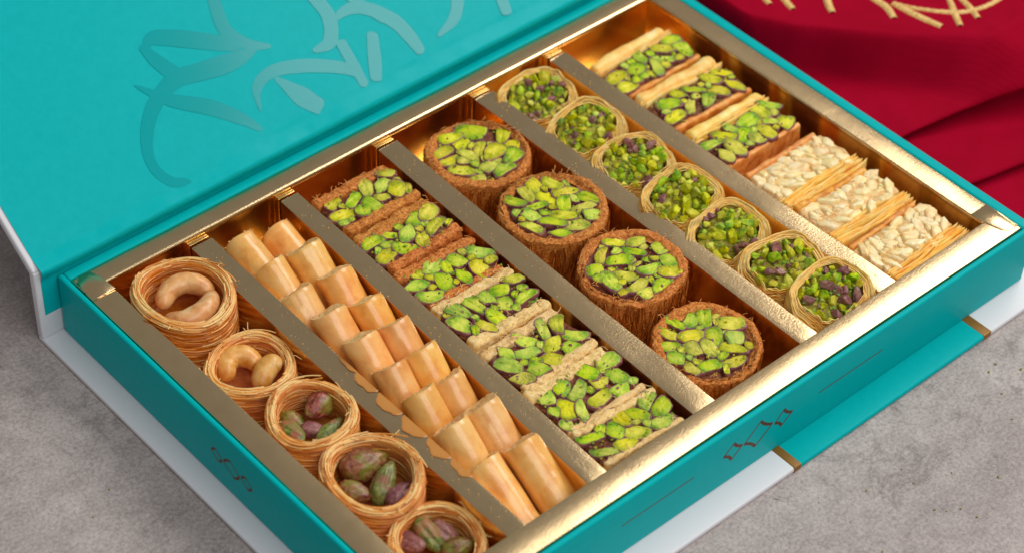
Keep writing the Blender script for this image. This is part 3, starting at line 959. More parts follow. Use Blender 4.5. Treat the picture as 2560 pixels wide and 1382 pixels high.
t, b = nest(2.78, 14.45, -0.20, 1.74, 1.92, 4, "wide kunafa nest showing four spread out purple and green pistachios")
pistachio_whole(t, b, (3.05, 13.60, 2.35), (1.0, 0.35), 1.60, 1.05, SKIN_WHOLE, 6, 0.1)
pistachio_whole(t, b, (2.10, 14.25, 2.15), (0.6, 0.9), 1.20, 0.70, SKIN_WHOLE, 7)
pistachio_whole(t, b, (3.10, 14.65, 2.30), (1.2, -0.7), 1.55, 0.72, SKIN_GREEN, 8, 0.35)
pistachio_whole(t, b, (3.25, 15.40, 2.20), (1.0, 0.0), 1.15, 0.72, SKIN, 9, 0.2)
t, b = nest(2.85, 17.85, -0.72, 1.64, 1.68, 5, "kunafa nest at the front corner with an upright pale green pistachio")
pistachio_whole(t, b, (2.35, 17.0, 1.75), (0.2, 1.0), 1.25, 0.75, SKIN, 10, 0.4)
pistachio_whole(t, b, (2.98, 17.35, 1.90), (0.15, 1.0), 1.45, 0.72, SKIN_GREEN, 11, -0.5)
pistachio_whole(t, b, (3.48, 17.55, 1.80), (0.3, 1.0), 1.20, 0.70, SKIN, 12, -0.4)
pistachio_whole(t, b, (3.45, 18.25, 1.80), (0.8, 0.4), 1.15, 0.75, SKIN_WHOLE, 13, 0.2)

# ------------------------------------------------------------------ column 2: rolled fingers, shingled in two files
ORD = ["first", "second", "third", "fourth", "fifth", "sixth", "seventh", "eighth", "ninth"]
def finger(cx, cy, ztop, elev, r0, seed, label, length=4.6, yaw=0.0):
    """upper end at (cx, cy, ztop); the roll slopes down towards the viewer"""
    rr = np.random.RandomState(seed)
    e = math.radians(elev)
    t = thing("rolled_finger_pastry", label, "pastry", (cx, cy, RIM + ztop), yaw, "rolled finger pastries shingled in two files")
    # local frame: axis w runs from the lower end (0) to the upper end
    axis = np.array([0.0, -math.cos(e), math.sin(e)])
    top_dir = np.array([0.0, math.sin(e), math.cos(e)])        # faces up and to the viewer
    side = np.array([1.0, 0, 0])
    L = min(length, (RIM + ztop - FZ - r0 * math.cos(e)) / math.sin(e))
    n, s = 40, 44
    u = np.linspace(0, 1, n)
    a = np.linspace(0, 2 * math.pi, s, endpoint=False)
    U, A2 = np.meshgrid(u, a, indexing='ij')
    w = (r0 * (1 + 0.014 * np.sin(U * 5 + seed) + 0.035 * np.cos(2 * A2 + seed) + 0.012 * np.sin(3 * A2 + seed * 2)))
    endc = np.clip((U - 0.965) / 0.035, 0, 1)
    w = w * (1 - 0.05 * endc ** 2)
    # overlapping seam of the sheet
    seam = np.where(((A2 - 0.9 - 0.5 * U + seed) % (2 * math.pi)) < math.pi, 0.022, -0.012)
    w = w + seam * r0 * 1.6 + 0.018 * (U < rr.uniform(0.35, 0.75) + 0.05 * np.sin(A2 + seed))
    q = np.array([0, 0, 0]) - axis * L * (1 - U[..., None]) - top_dir * r0 * 1.0 + w[..., None] * (np.cos(A2)[..., None] * side + np.sin(A2)[..., None] * top_dir)
    q = q - axis * ((0.06 * np.sin(A2 + seed) + 0.03 * np.sin(3 * A2 + seed)) * (U > 0.97))[..., None]
    P = q.reshape(-1, 3)
    P = P + 0.008 * np.stack([fbm(P * 1.8 + seed, seed + k, 3) for k in range(3)], 1)
    mb = MB(); mb.add(P, grid_faces(n, s, cv=True))
    mb.add(np.vstack([P[:s], P[:s].mean(0)]), np.stack([(np.arange(s) + 1) % s, np.arange(s), np.full(s, s)], 1))
    mb.obj("wrapper", FINGER, t)
    # upper end: browned, crumbly, coiled sheet edge
    rim_ring = P.reshape(n, s, 3)[-1]
    cen = rim_ring.mean(0)
    V = [rim_ring]
    k = 9
    for j in range(1, k):
        f_ = 1 - j / (k - 1)
        ring = cen + (rim_ring - cen) * max(f_, 0.02)
        coil = 0.05 * np.sin(j * 2.3 + a[:, None] * 1.0) * axis
        ring = ring + coil + 0.012 * rr.randn(s, 1) * axis + (0.02 if j < 2 else -0.02) * axis
        V.append(ring)
    mb = MB(); mb.add(np.concatenate(V), grid_faces(k, s, cv=True))
    ringpts = rim_ring + axis * 0.02
    # ragged lip of pastry flakes round the end
    v0, f0 = ico(1)
    for j in range(14):
        p = ringpts[rr.randint(s)] * 1.0 + 0.02 * rr.randn(3)
        sc = rr.uniform(0.012, 0.036)
        mb.add(v0 * sc * np.array([1.3, 0.9, 0.7]) + p, f0)
    mb.obj("roll_end", FINGER_END, t)
    # torn lower lip of the outer sheet
    return t

FL = [(6.15, 2.35, 0.35, 18), (6.20, 4.30, 0.42, 36), (6.16, 6.05, 0.30, 40), (6.28, 7.95, 0.60, 42), (6.25, 9.85, 0.75, 43), (6.22, 11.5, 0.50, 42), (6.20, 13.15, 0.50, 42), (6.15, 15.05, 0.50, 41), (6.05, 16.75, 0.20, 30)]
FR = [(7.78, 2.45, 0.10, 22), (7.82, 4.45, 0.45, 40), (7.80, 6.35, 0.50, 41), (7.76, 8.25, 0.48, 42), (7.70, 9.90, 0.55, 42), (7.66, 11.45, 0.40, 42), (7.60, 13.05, 0.25, 42), (7.58, 15.00, 0.55, 40), (7.55, 17.10, 0.45, 33)]
FX = {0: "short blunt end, lying almost flat", 8: "long and fully bare, last before the front rim"}
for i, (x, y, z, e) in enumerate(FL):
    lab = f"rolled finger pastry in the file along the nests, {ORD[i]} counted from the hinge"
    finger(x, y, z, e, 0.71, 60 + i, lab, 3.2 if i == 0 else 4.9, 0.0 + 0.03 * math.sin(i * 2.1))
for i, (x, y, z, e) in enumerate(FR):
    lab = f"rolled finger pastry in the file along the pistachio squares, {ORD[i]} counted from the hinge"
    finger(x, y, z, e, 0.72, 80 + i, lab, 3.2 if i == 0 else 4.9, 0.03 * math.cos(i * 1.7))

# ------------------------------------------------------------------ columns 3 and 6: squares standing on edge
def phyllo_stack(parent, x0, x1, y, z0, z1, n, dy, seed, mat, amp=0.05, name="phyllo_sheet"):
    rr = np.random.RandomState(seed)
    for k in range(n):
        nx, nz = 44, 14
        a, b = np.meshgrid(np.linspace(0, 1, nx), np.linspace(0, 1, nz), indexing='ij')
        ph = rr.uniform(0, 6)
        xx = x0 + (x1 - x0) * a + 0.06 * rr.randn()
        zt = z1 + 0.07 * rr.randn() + 0.05 * np.sin(a * rr.uniform(3, 9) + ph) + 0.025 * fbm(np.stack([a.ravel() * 12, b.ravel() * 0, b.ravel() * 0 + k], 1), seed + k, 2).reshape(a.shape)
        zz = z0 + (zt - z0) * b
        wv_ = amp * np.sin(a * rr.uniform(4, 8) + b * 2 + ph) + amp * 0.6 * fbm(np.stack([a.ravel() * 5 + seed, b.ravel() * 1.5, b.ravel() * 0 + k * 0.35], 1), seed, 3).reshape(a.shape)
        yy = y + k * dy + wv_
        th = 0.011
        V = np.concatenate([np.stack([xx.ravel(), (yy + s * th).ravel(), zz.ravel()], 1) for s in (-1, 1)])
        g = grid_faces(nx, nz)
        F = [g, g[:, ::-1] + nx * nz]
        i = np.arange(nx - 1)
        topi = i * nz + nz - 1
        F.append(np.stack([topi, topi + nz, topi + nz + nx * nz, topi + nx * nz], 1))
        j = np.arange(nz - 1)
        for base in (0, (nx - 1) * nz):
            F.append(np.stack([base + j, base + j + 1, base + j + 1 + nx * nz, base + j + nx * nz], 1))
        mb = MB(); mb.add(V, F); mb.obj(name, mat, parent)

def nut_row(parent, x0, x1, y0, y1, z, seed, n, yellow=0.3, size=(0.30, 0.40)):
    rr = np.random.RandomState(seed)
    sizes = sorted([(rr.uniform(0.30, 0.55), rr.uniform(0.25, 0.36)) for _ in range(n + 14)], reverse=True) + [(rr.uniform(0.16, 0.30), rr.uniform(0.13, 0.22)) for _ in range(40)]
    for (px, py, th, L, w) in pack_ell(sizes, lambda r: (r.uniform(x0, x1), r.uniform(y0, y1)), rr):
        key = "y" if rr.rand() < yellow else "g"
        place("pistachio", CUT[key][rr.randint(14)], parent, (px, py, z + rr.uniform(-0.04, 0.04)), rr.uniform(-0.1, 0.1), rr.uniform(-0.1, 0.1), -th, (L / 0.48, w / 0.285, 1.0))
    nut_dust(parent, lambda r: (r.uniform(x0 - .15, x1 + .15), r.uniform(y0 - .25, y1 + .3), z - 0.02 + r.uniform(-0.12, 0.05)), 70, rr)
    # small broken bits between
    for k in range(10):
        key = rr.choice(["g", "y", "s", "s"])
        place("nut_piece", CHUNK[key][rr.randint(6)], parent, (rr.uniform(x0, x1), rr.uniform(y0 - .15, y1 + .15), z - 0.06 + rr.uniform(-0.08, 0.06)), rr.uniform(0, 3), rr.uniform(0, 3), rr.uniform(0, 3), rr.uniform(0.13, 0.24))

C3 = [(3.22, 1.40, 0.55, 0.50, "b"), (5.88, 1.34, 0.62, 0.50, "b"), (8.42, 1.46, 0.52, 0.38, "b"), (10.85, 1.62, 0.50, 0.52, "p"), (13.65, 1.66, 0.50, 0.48, "p"), (16.30, 1.78, 0.50, 0.34, "p"), (18.58, 1.40, 0.34, 0.25, "p")]
L3 = ["brown kunafa square of halved pistachios, first from the hinge against the back wall", "brown kunafa square of halved pistachios between two other brown ones",
      "brown kunafa square of halved pistachios touching the first pale one", "pale crumbly square of bright green pistachios touching the brown ones",
      "pale crumbly square of bright green pistachios strewn with white shreds on its back edge", "pale crumbly square with the largest packed pistachios, second from the front rim",
      "pale pistachio square with loose scattered nuts, tight against the front rim"]
for i, (yc, wn, b0, b1, kind) in enumerate(C3):
    x0, x1 = (9.66, 13.22) if i < 3 else (9.42, 13.10)
    if i >= 5: x0, x1 = 9.30, 12.95
    sk = (yc - 3.2) / 15.4
    x0, x1 = 9.75 - 0.55 * sk, 13.40 - 0.42 * sk
    zt = RIM - 0.22 + 0.05 * math.sin(i * 2.3)
    t = thing("pistachio_square", L3[i], "pastry", ((x0 + x1) / 2, yc, FZ + 0.01), 0.05 * math.sin(i * 1.9), "kunafa squares packed with halved pistachios")
    hx, zt = (x1 - x0) / 2, zt - FZ - 0.01
    mat = KUNAFA if kind == "b" else PALE
    mb = MB(); mb.add(*rough_box((-hx, -wn / 2 - b0, 0), (hx, -wn / 2 - 0.01, zt + 0.02), 0.13, 0.075, 0.055, 1.7, 100 + i, 0.05))
    mb.obj("pastry_layer", mat, t)
    mb = MB(); mb.add(*rough_box((-hx + .02, wn / 2 + 0.01, 0), (hx - .02, wn / 2 + b1, zt), 0.13, 0.075, 0.055, 1.7, 120 + i, 0.05))
    mb.obj("pastry_layer", mat, t)
    mb = MB(); mb.add(*rough_box((-hx + 0.05, -wn / 2 - 0.02, 0), (hx - 0.05, wn / 2 + 0.02, zt - 0.16), 0.08, 0.09, 0.07, 2.2, 140 + i, 0.03))
    mb.obj("filling", PURPLE, t)
    nut_row(t, -hx + 0.25, hx - 0.25, -wn / 2 + 0.12, wn / 2 - 0.12, zt + 0.0, 200 + i, 22, 0.55 if kind == "b" else 0.15)
    rr = np.random.RandomState(300 + i)
    mb = MB()
    pts = [np.array([rr.uniform(-hx, hx), rr.choice([-wn / 2 - 0.25, -wn / 2 - 0.25, wn / 2 + 0.25]) + rr.uniform(-.3, .3), zt + 0.05]) for _ in range(60 if i in (3, 4) else 45)]
    shreds(mb, pts, rr, 0.26, 0.013, 1.0 if kind == "p" else 0.7)
    o = mb.obj("shreds", PALE if kind == "p" else STRAND_BROWN, t); o["kind"] = "stuff"

C6 = [(4.00, 1.55, "g"), (6.80, 1.60, "g"), (9.75, 1.60, "g"), (12.60, 1.65, "c"), (15.30, 1.60, "c"), (18.05, 1.65, "c")]
L6 = ["phyllo square of pistachios in the back corner by the hinge", "phyllo square of pistachios between two other pistachio squares, beside the red cloth", "phyllo square of pistachios touching a cashew square",
      "pale cashew phyllo square touching the pistachio ones", "pale cashew phyllo square between two other cashew squares", "pale cashew phyllo square in the front corner of the tray"]
for i, (yc, wn, kind) in enumerate(C6):
    x0, x1 = 23.98 + 0.22 * i / 5, 28.35 + 0.12 * (i % 2)
    zt = RIM - 0.28 - FZ
    t = thing("phyllo_square", L6[i], "pastry", ((x0 + x1) / 2, yc, FZ + 0.01), 0.04 * math.sin(i * 2.7 + 1), "phyllo squares filled with chopped nuts")
    hx = (x1 - x0) / 2
    rr = np.random.RandomState(400 + i)
    if kind == "g":
        mb = MB(); mb.add(*rough_box((-hx, -wn / 2 - 0.74, 0), (hx - 0.1, -wn / 2 - 0.22, zt + 0.10), 0.2, 0.09, 0.11, 0.8, 415 + i, 0.012)); mb.obj("puffed_sheet", PHYLLO, t)
        phyllo_stack(t, -hx, hx, -wn / 2 - 0.27, 0, zt + 0.04, 5, 0.055, 410 + i * 9, PHYLLO, 0.05)
        mb = MB(); mb.add(*rough_box((-hx + 0.03, wn / 2, 0), (hx - 0.05, wn / 2 + 0.26, zt - 0.10), 0.09, 0.09, 0.06, 1.5, 430 + i, 0.02)); mb.obj("brown_crust", PHYLLO_BROWN, t)
        mb = MB(); mb.add(*rough_box((-hx + 0.05, -wn / 2 - 0.04, 0), (hx - 0.05, wn / 2 + 0.04, zt - 0.2), 0.08, 0.09, 0.08, 2.2, 440 + i, 0.03)); mb.obj("filling", PURPLE, t)
        nut_row(t, -hx + 0.3, hx - 0.3, -wn / 2 + 0.22, wn / 2 - 0.2, zt - 0.0, 450 + i, 16, 0.5)
        for k in range(16):
            key = rr.choice(["g", "y", "s", "s"])
            place("nut_piece", CHUNK[key][rr.randint(6)], t, (rr.uniform(-hx + .15, hx - .15), rr.uniform(-wn / 2, wn / 2), zt - 0.10 + rr.uniform(-0.05, 0.08)), rr.uniform(0, 3), rr.uniform(0, 3), rr.uniform(0, 3), rr.uniform(0.18, 0.36))
    else:
        mb = MB(); mb.add(*rough_box((-hx + 0.03, -wn / 2 - 0.27, 0), (hx - 0.25, -wn / 2, zt + 0.02), 0.10, 0.09, 0.06, 1.5, 460 + i, 0.02)); mb.obj("brown_crust", PHYLLO_BROWN, t)
        mb = MB(); mb.add(*rough_box((-hx + 0.03, -wn / 2 - 0.03, 0), (hx - 0.05, wn / 2 + 0.03, zt - 0.07), 0.08, 0.09, 0.06, 1.8, 470 + i, 0.03)); mb.obj("filling", CREAMPASTE, t)
        phyllo_stack(t, -hx + 0.02, hx, wn / 2 + 0.06, 0, zt - 0.02, 13, 0.057, 480 + i * 9, PHYLLO, 0.05)
        sizes = sorted([(rr.uniform(0.20, 0.46), rr.uniform(0.16, 0.29)) for _ in range(60)], reverse=True) + [(rr.uniform(0.12, 0.24), rr.uniform(0.10, 0.16)) for _ in range(90)]
        for (px, py, th, L, w) in pack_ell(sizes, lambda r: (r.uniform(-hx + 0.2, hx - 0.2), r.uniform(-wn / 2 + 0.12, wn / 2 - 0.02)), rr, 120, 0.82):
            place("nut_piece", BIT["c"][rr.randint(8)], t, (px, py, zt + 0.0 + rr.uniform(-0.06, 0.04)), rr.uniform(-.2, .2), rr.uniform(-.2, .2), -th, (L / 0.44, w / 0.31, 1.0))

# ------------------------------------------------------------------ column 4: kunafa rounds
C4 = [(16.62, 4.00, -0.12, 2.09), (16.68, 8.42, 0.00, 2.14), (16.66, 12.86, 0.12, 2.11), (16.35, 17.25, -0.36, 2.09)]
L4 = ["thick brown kunafa round with one long pistachio slice by its outer edge, nearest the hinge", "brown kunafa round with a dark purple nut filling, second from the hinge",
      "brown kunafa round with a broken dark hollow towards its front, third from the hinge", "brown kunafa round studded with large green pistachios against the front rim"]
for i, (cx, cy, zr, R) in enumerate(C4):
    rr = np.random.RandomState(500 + i)
    H = RIM + zr - FZ - 0.01
    t = thing("kunafa_round", L4[i], "pastry", (cx, cy, FZ + 0.01), 0, "kunafa rounds studded with pistachios")
    na, nk = 150, 44
    prof = np.array([(0.90, 0), (0.96, 0.3), (0.985, 0.5 * H), (1.0, H - 0.20), (0.985, H - 0.05), (0.95, H), (0.90, H + 0.015), (0.86, H - 0.02), (0.83, H - 0.10), (0.78, H - 0.16)])
    pr = catmull(prof, nk)
    a = np.linspace(0, 2 * math.pi, na, endpoint=False)
    A_, K = np.meshgrid(a, np.arange(nk), indexing='ij')
    r, z = pr[K, 0], pr[K, 1]
    wob = 1 + 0.02 * np.sin(2 * A_ + i) + 0.015 * np.sin(5 * A_ + 2 * i)
    wid = 0.05 * np.sin(A_ * 1 + i * 1.3 + 2) * (r < 0.9)
    P = np.stack([R * (r + wid) * wob * np.cos(A_), R * (r + wid) * wob * np.sin(A_), z], -1).reshape(-1, 3)
    nn = np.stack([np.cos(A_), np.sin(A_), 0 * A_], -1).reshape(-1, 3)
    topm = (P[:, 2] > H - 0.25).astype(float)
    P = P + nn * (0.05 * fbm(P * np.array([3.5, 3.5, 0.7]), 510 + i, 3))[:, None] + np.array([0, 0, 1.0]) * (topm * (0.07 * fbm(P * 2.6, 520 + i, 3) + 0.045 * vnoise(P * 8, 530 + i)))[:, None]
    mb = MB(); mb.add(P, grid_faces(na, nk, cu=True)); mb.obj("kunafa_ring", KUNAFA, t)
    # threads hanging down the outside
    N, n = 520, 8
    a0 = rr.uniform(0, 2 * math.pi, N)
    zz = np.linspace(0, 1, n)
    z0, z1 = rr.uniform(0.1, H * 0.5, N), rr.uniform(H * 0.55, H - 0.05, N)
    aa = a0[:, None] + (0.10 * rr.randn(N))[:, None] * zz + 0.012 * np.sin(zz * 7 + a0[:, None] * 9)
    fr = 1.005 + 0.02 * rr.rand(N)[:, None] - 0.06 * (1 - zz) ** 2
    wb3 = 1 + 0.02 * np.sin(2 * aa + i) + 0.015 * np.sin(5 * aa + 2 * i)
    paths = np.stack([R * fr * wb3 * np.cos(aa), R * fr * wb3 * np.sin(aa), z0[:, None] + (z1 - z0)[:, None] * zz], -1)
    v, f = tubes(paths, 0.022, 4)
    mb = MB(); mb.add(v, f, 0, np.repeat(np.clip(0.35 + 0.25 * rr.randn(N), 0, 1), n * 4))
    pts = [np.array([R * .9 * math.cos(q), R * .9 * math.sin(q), H + 0.02]) for q in rr.uniform(0, 6.28, 70)]
    pts = [p * np.array([k_, k_, 1.0]) for p, k_ in zip(pts, rr.uniform(0.92, 1.08, 70))]
    shreds(mb, pts, rr, 0.24, 0.012, 0.75)
    o = mb.obj("strands", STRAND_BROWN, t); o["kind"] = "stuff"
    # dark filling disc
    ng = 40
    ra_ = np.linspace(0, 0.86, 16)
    A_, Rr = np.meshgrid(np.linspace(0, 2 * math.pi, 72, endpoint=False), ra_, indexing='ij')
    P = np.stack([R * Rr * np.cos(A_), R * Rr * np.sin(A_), np.full_like(A_, H - 0.20)], -1).reshape(-1, 3)
    P[:, 2] += 0.07 * fbm(P * 2.4, 540 + i, 3)
    mb = MB(); mb.add(P, grid_faces(72, 16, cu=True)); mb.obj("filling", PURPLE, t)
    # cut pistachios
    def inside(r):
        q, w = math.sqrt(r.rand()) * 1.54, r.uniform(0, 2 * math.pi)
        return (q * math.cos(w), q * math.sin(w))
    sizes = sorted([(rr.uniform(0.30, 0.54), rr.uniform(0.25, 0.36)) for _ in range(38)], reverse=True) + [(rr.uniform(0.16, 0.28), rr.uniform(0.13, 0.2)) for _ in range(26)]
    pts = pack_ell(sizes, inside, rr)
    if i == 0:
        place("pistachio", CUT["g"][2], t, (0.72, -1.05, H), 0.1, 0.0, -0.75, (1.75, 1.35, 1.0))
        pts = [p for p in pts if (p[0] - 0.72) ** 2 + (p[1] + 1.05) ** 2 > 0.5]
    for (px, py, th, L, w) in pts:
        key = "y" if rr.rand() < (0.7 if i in (0, 3) else 0.55) else "g"
        place("pistachio", CUT[key][rr.randint(14)], t, (px, py, H - 0.01 + rr.uniform(-0.05, 0.04)), rr.uniform(-.1, .1), rr.uniform(-.1, .1), -th, (L / 0.48, w / 0.285, 1.0))
    nut_dust(t, lambda r: (lambda q: (q[0] * 1.05, q[1] * 1.05, H - 0.05 + r.uniform(-0.15, 0.05)))(inside(r)), 110, rr)
    for k in range(34):
        px, py = inside(rr)
        key = rr.choice(["g", "y", "s", "s"])
        place("nut_piece", CHUNK[key][rr.randint(6)], t, (px * 1.02, py * 1.02, H - 0.14 + rr.uniform(-0.05, 0.1)), rr.uniform(0, 3), rr.uniform(0, 3), rr.uniform(0, 3), rr.uniform(0.14, 0.30))

# ------------------------------------------------------------------ column 5: open phyllo rolls
C5 = [(21.05, 2.75, 0.00), (21.15, 5.50, 0.05), (21.15, 8.30, 0.05), (21.25, 11.05, 0.18), (21.30, 13.60, 0.05), (21.40, 16.30, 0.20), (21.55, 18.55, 0.30)]
L5 = ["phyllo roll of chopped pistachio nearest the hinge, first of its row", "phyllo roll of chopped pistachio with loose fanned sheets, second from the hinge", "phyllo roll with purple-brown nut bits on top, third from the hinge",
      "phyllo roll with a broad smooth collar, middle of its row of seven", "phyllo roll with a deep dark hollow between its nuts, third from the front rim", "phyllo roll with wide open layered front, second from the front rim", "phyllo roll of chopped pistachio pressed against the front rim"]
for i, (cx, cy, zr) in enumerate(C5):
    rr = np.random.RandomState(600 + i)
    H = RIM + zr - FZ - 0.01
    tilt = 0.15 + 0.05 * math.sin(i * 2.9 + 1)
    t = thing("phyllo_roll", L5[i], "pastry", (cx + 0.1 * math.sin(i * 1.3), cy - 2.5 * math.sin(tilt) + 0.05, FZ + 0.03), 0, "open phyllo rolls of chopped pistachio")
    t.rotation_euler = (tilt, -0.07 + 0.05 * math.sin(i * 4.1), 0.16 * math.sin(i * 2.2))
    t.scale = (1.06, 1.06, 1.0)
    na, nz = 120, 14
    a = np.linspace(0, 2 * math.pi, na, endpoint=False)
    NS = 12
    turn = 2.2 + 0.25 * math.sin(i * 1.7)                  # the side that gapes open
    for k in range(NS):
        f = k / (NS - 1)                                   # 0 inner .. 1 outer
        A_, Z = np.meshgrid(a, np.linspace(0, 1, nz), indexing='ij')
        ca, sa = np.cos(A_), np.sin(A_)
        ex = 2 / 3.3
        ux, uy = np.sign(ca) * np.abs(ca) ** ex, np.sign(sa) * np.abs(sa) ** ex
        front = np.clip(0.12 + 1.0 * np.cos(A_ - turn), 0, 1)
        fan = np.clip(0.1 + 0.95 * np.cos(A_ - 1.75), 0, 1)
        rx = 1.20 + k * (0.029 + 0.010 * front)
        ry = 0.93 + k * (0.027 + 0.016 * fan)
        jag = 0.035 * fbm(np.stack([ux.ravel() * 3 + 0.12 * k, uy.ravel() * 3, Z.ravel() * 0 + i], 1), 610 + i, 3).reshape(A_.shape)
        tear = 0.05 * fbm(np.stack([ux.ravel() * 9 + 5 * k, uy.ravel() * 9, Z.ravel() * 0], 1), 690 + k, 2).reshape(A_.shape)
        fold = 0.040 * np.sin(A_ * 8 + i + 0.10 * k) * (0.15 + front) + 0.018 * np.sin(A_ * 19 + 0.25 * k) * front
        drop = -0.09 * (1 - f) * (1 - front) - (0.20 + (0.50 + 0.25 * rr.rand()) * f ** 0.8) * front - 0.10 * f * fan
        zt = H + drop + 0.022 * math.sin(k * 2.1 + i) + jag * 1.4 + tear * (0.3 + front)
        lip = -0.07 * (Z > 0.93) * (f > 0.75) * (1 - front)  # outer collar rolls inwards
        X = (rx + fold + jag * 0.6 + lip) * ux * (1 - 0.04 * (1 - Z))
        Y = (ry + fold + jag * 0.6 + lip + 0.10 * front * (1 - Z)) * uy
        zz = zt * Z
        P0 = np.stack([X, Y, zz], -1)
        nrm = np.stack([ux, uy, 0 * ux], -1)
        nrm /= np.linalg.norm(nrm, axis=-1, keepdims=True) + 1e-9
        th = (0.0145 + 0.007 * np.maximum(fan, front))[..., None] + (0.012 if k == NS - 1 else 0)
        Vo, Vi = (P0 + nrm * th).reshape(-1, 3), (P0 - nrm * 0.0145).reshape(-1, 3)
        g = grid_faces(na, nz, cu=True)
        q = np.arange(na)
        top = np.stack([q * nz + nz - 1, ((q + 1) % na) * nz + nz - 1, ((q + 1) % na) * nz + nz - 1 + na * nz, q * nz + nz - 1 + na * nz], 1)
        mb = MB(); mb.add(np.concatenate([Vo, Vi]), [g, g[:, ::-1] + na * nz, top[:, ::-1]])
        mb.obj("phyllo_sheet", PHYLLO, t)
    # filling mound
    A_, Rr = np.meshgrid(np.linspace(0, 2 * math.pi, 60, endpoint=False), np.linspace(0, 1.0, 14), indexing='ij')
    ca, sa = np.cos(A_), np.sin(A_)
    P = np.stack([1.22 * Rr * ca, 0.96 * Rr * sa, H - 0.10 - 0.16 * Rr ** 2 - 0.24 * np.clip(np.cos(A_ - turn), 0, 1) * Rr], -1).reshape(-1, 3)
    P[:, 2] += 0.09 * fbm(P * 2.4, 640 + i, 3)
    mb = MB(); mb.add(P, grid_faces(60, 14, cu=True)); mb.obj("filling", GREENPASTE, t)
    nut_dust(t, lambda r: (lambda q, w: (1.2 * q * math.cos(w), 0.95 * q * math.sin(w), H - 0.02 - 0.16 * q * q - 0.24 * max(0, q * math.cos(w - turn)) + r.uniform(-0.1, 0.08)))(math.sqrt(r.rand()), r.uniform(0, 6.28)), 170, rr, 0.07)
    pts = pack(80, lambda r: (lambda q, w: (1.20 * q * math.cos(w), 0.96 * q * math.sin(w)))(math.sqrt(r.rand()), r.uniform(0, 6.28)), (0.11, 0.24), rr, 9000)
    for (px, py, rad) in pts:
        key = rr.choice(["g", "g", "y", "y", "y", "s"])
        q = (px / 1.1) ** 2 + (py / 0.95) ** 2
        place("nut_piece", CHUNK[key][rr.randint(6)], t, (px, py, H - 0.02 - 0.16 * q - 0.24 * max(0, px * math.cos(turn) + py * math.sin(turn)) + rr.uniform(-0.05, 0.12)), rr.uniform(0, 3), rr.uniform(0, 3), rr.uniform(0, 6.3), rad * rr.uniform(3.3, 4.7))

# ------------------------------------------------------------------ red cloth
cl_x = np.concatenate([np.linspace(30.75, 46.0, 210), np.linspace(46.2, 66.0, 50)])
def cloth_profile(x):
    k = x - 31.0
    yh = 18.8 + 0.06 * k
    y2 = 16.0 + 0.20 * k
    y1 = 12.9 + 0.05 * k + 0.018 * k * k if k < 9 else 12.9 + 0.45 + 1.458 + 0.37 * (k - 9)
    op = max(0.0, min(1.0, (k - 1.5) / 6.0))               # how far the upper fold gapes
    return [(yh, 0.04), (yh - 0.9, 0.22), (y2 + 0.5, 0.42), (y2 - 0.25, 0.40), (y2 - 0.7, 0.46), (y2 - 0.45, 0.62), (y2 + 0.05, 0.74), (y2 - 0.1, 0.98), (y2 - 1.0, 1.05),
            (y1 + 0.9 * op + 0.3, 0.98 - 0.45 * op), (y1 - 0.4, 0.82 - 0.40 * op), (y1 - 1.2, 0.85 - 0.35 * op), (y1 - 0.9, 1.05), (y1 - 0.1, 1.18 + 0.10 * op), (y1 - 0.2, 1.36 + 0.25 * op), (y1 - 1.0, 1.50 + 0.25 * op),
            (y1 - 2.5, 1.5 + 0.1 * op), (y1 - 4.5, 1.5), (y1 - 7, 1.5), (y1 - 10, 1.5), (y1 - 16, 1.4), (y1 - 26, 1.3)]
prof = np.array([catmull(np.array(cloth_profile(x)), 240) for x in cl_x])
P = np.stack([np.repeat(cl_x[:, None], 240, 1), prof[..., 0], prof[..., 1]], -1).reshape(-1, 3)
P[:, 2] += 0.07 * fbm(P * np.array([0.30, 0.30, 0.8]), 77, 3) * np.clip(P[:, 2], 0, 1)
P[:, 1] += 0.10 * fbm(P * np.array([0.25, 0.12, 0.2]) + 9, 78, 2)
# a long soft fold rises away from the box, its flank turned to the box
cr = np.interp(P[:, 1], [-14, 0, 3.7, 6.8, 9.9, 11.5, 13.5, 16], [27.0, 28.6, 30.5, 32.4, 35.2, 37.2, 39.2, 42.0])
wd = np.interp(P[:, 1], [0, 8, 10.5, 13], [0.7, 0.8, 1.8, 3.2])
tt_ = np.clip((P[:, 0] - cr + wd) / wd, 0, 1) * np.clip((P[:, 0] - 30.75) / 0.4, 0, 1)
rise = tt_ * tt_ * (3 - 2 * tt_)
upper = np.clip((P[:, 2] - 1.05) / 0.3, 0, 1) * np.clip((15.0 - P[:, 1]) / 2.5, 0, 1)
P[:, 2] += 2.0 * rise * upper
P[:, 2] = np.maximum(P[:, 2], 0.02)
mb = MB(); mb.add(P, grid_faces(260, 240))
cloth = mb.obj("red_cloth", RED)
me = cloth.data
uv = me.uv_layers.new(name="UVMap")
ds = np.sqrt((np.diff(prof, axis=1) ** 2).sum(2))
ss = np.concatenate([np.zeros((260, 1)), np.cumsum(ds, 1)], 1)
UVv = np.stack([np.repeat(cl_x[:, None], 240, 1), ss], -1).reshape(-1, 2) * 1.9
li = np.empty(len(me.loops), np.int32)
me.loops.foreach_get("vertex_index", li)
uv.data.foreach_set("uv", UVv[li].astype(np.float32).ravel())
props(cloth, "folded crimson twill cloth with gold embroidered lettering beside the box", "cloth")
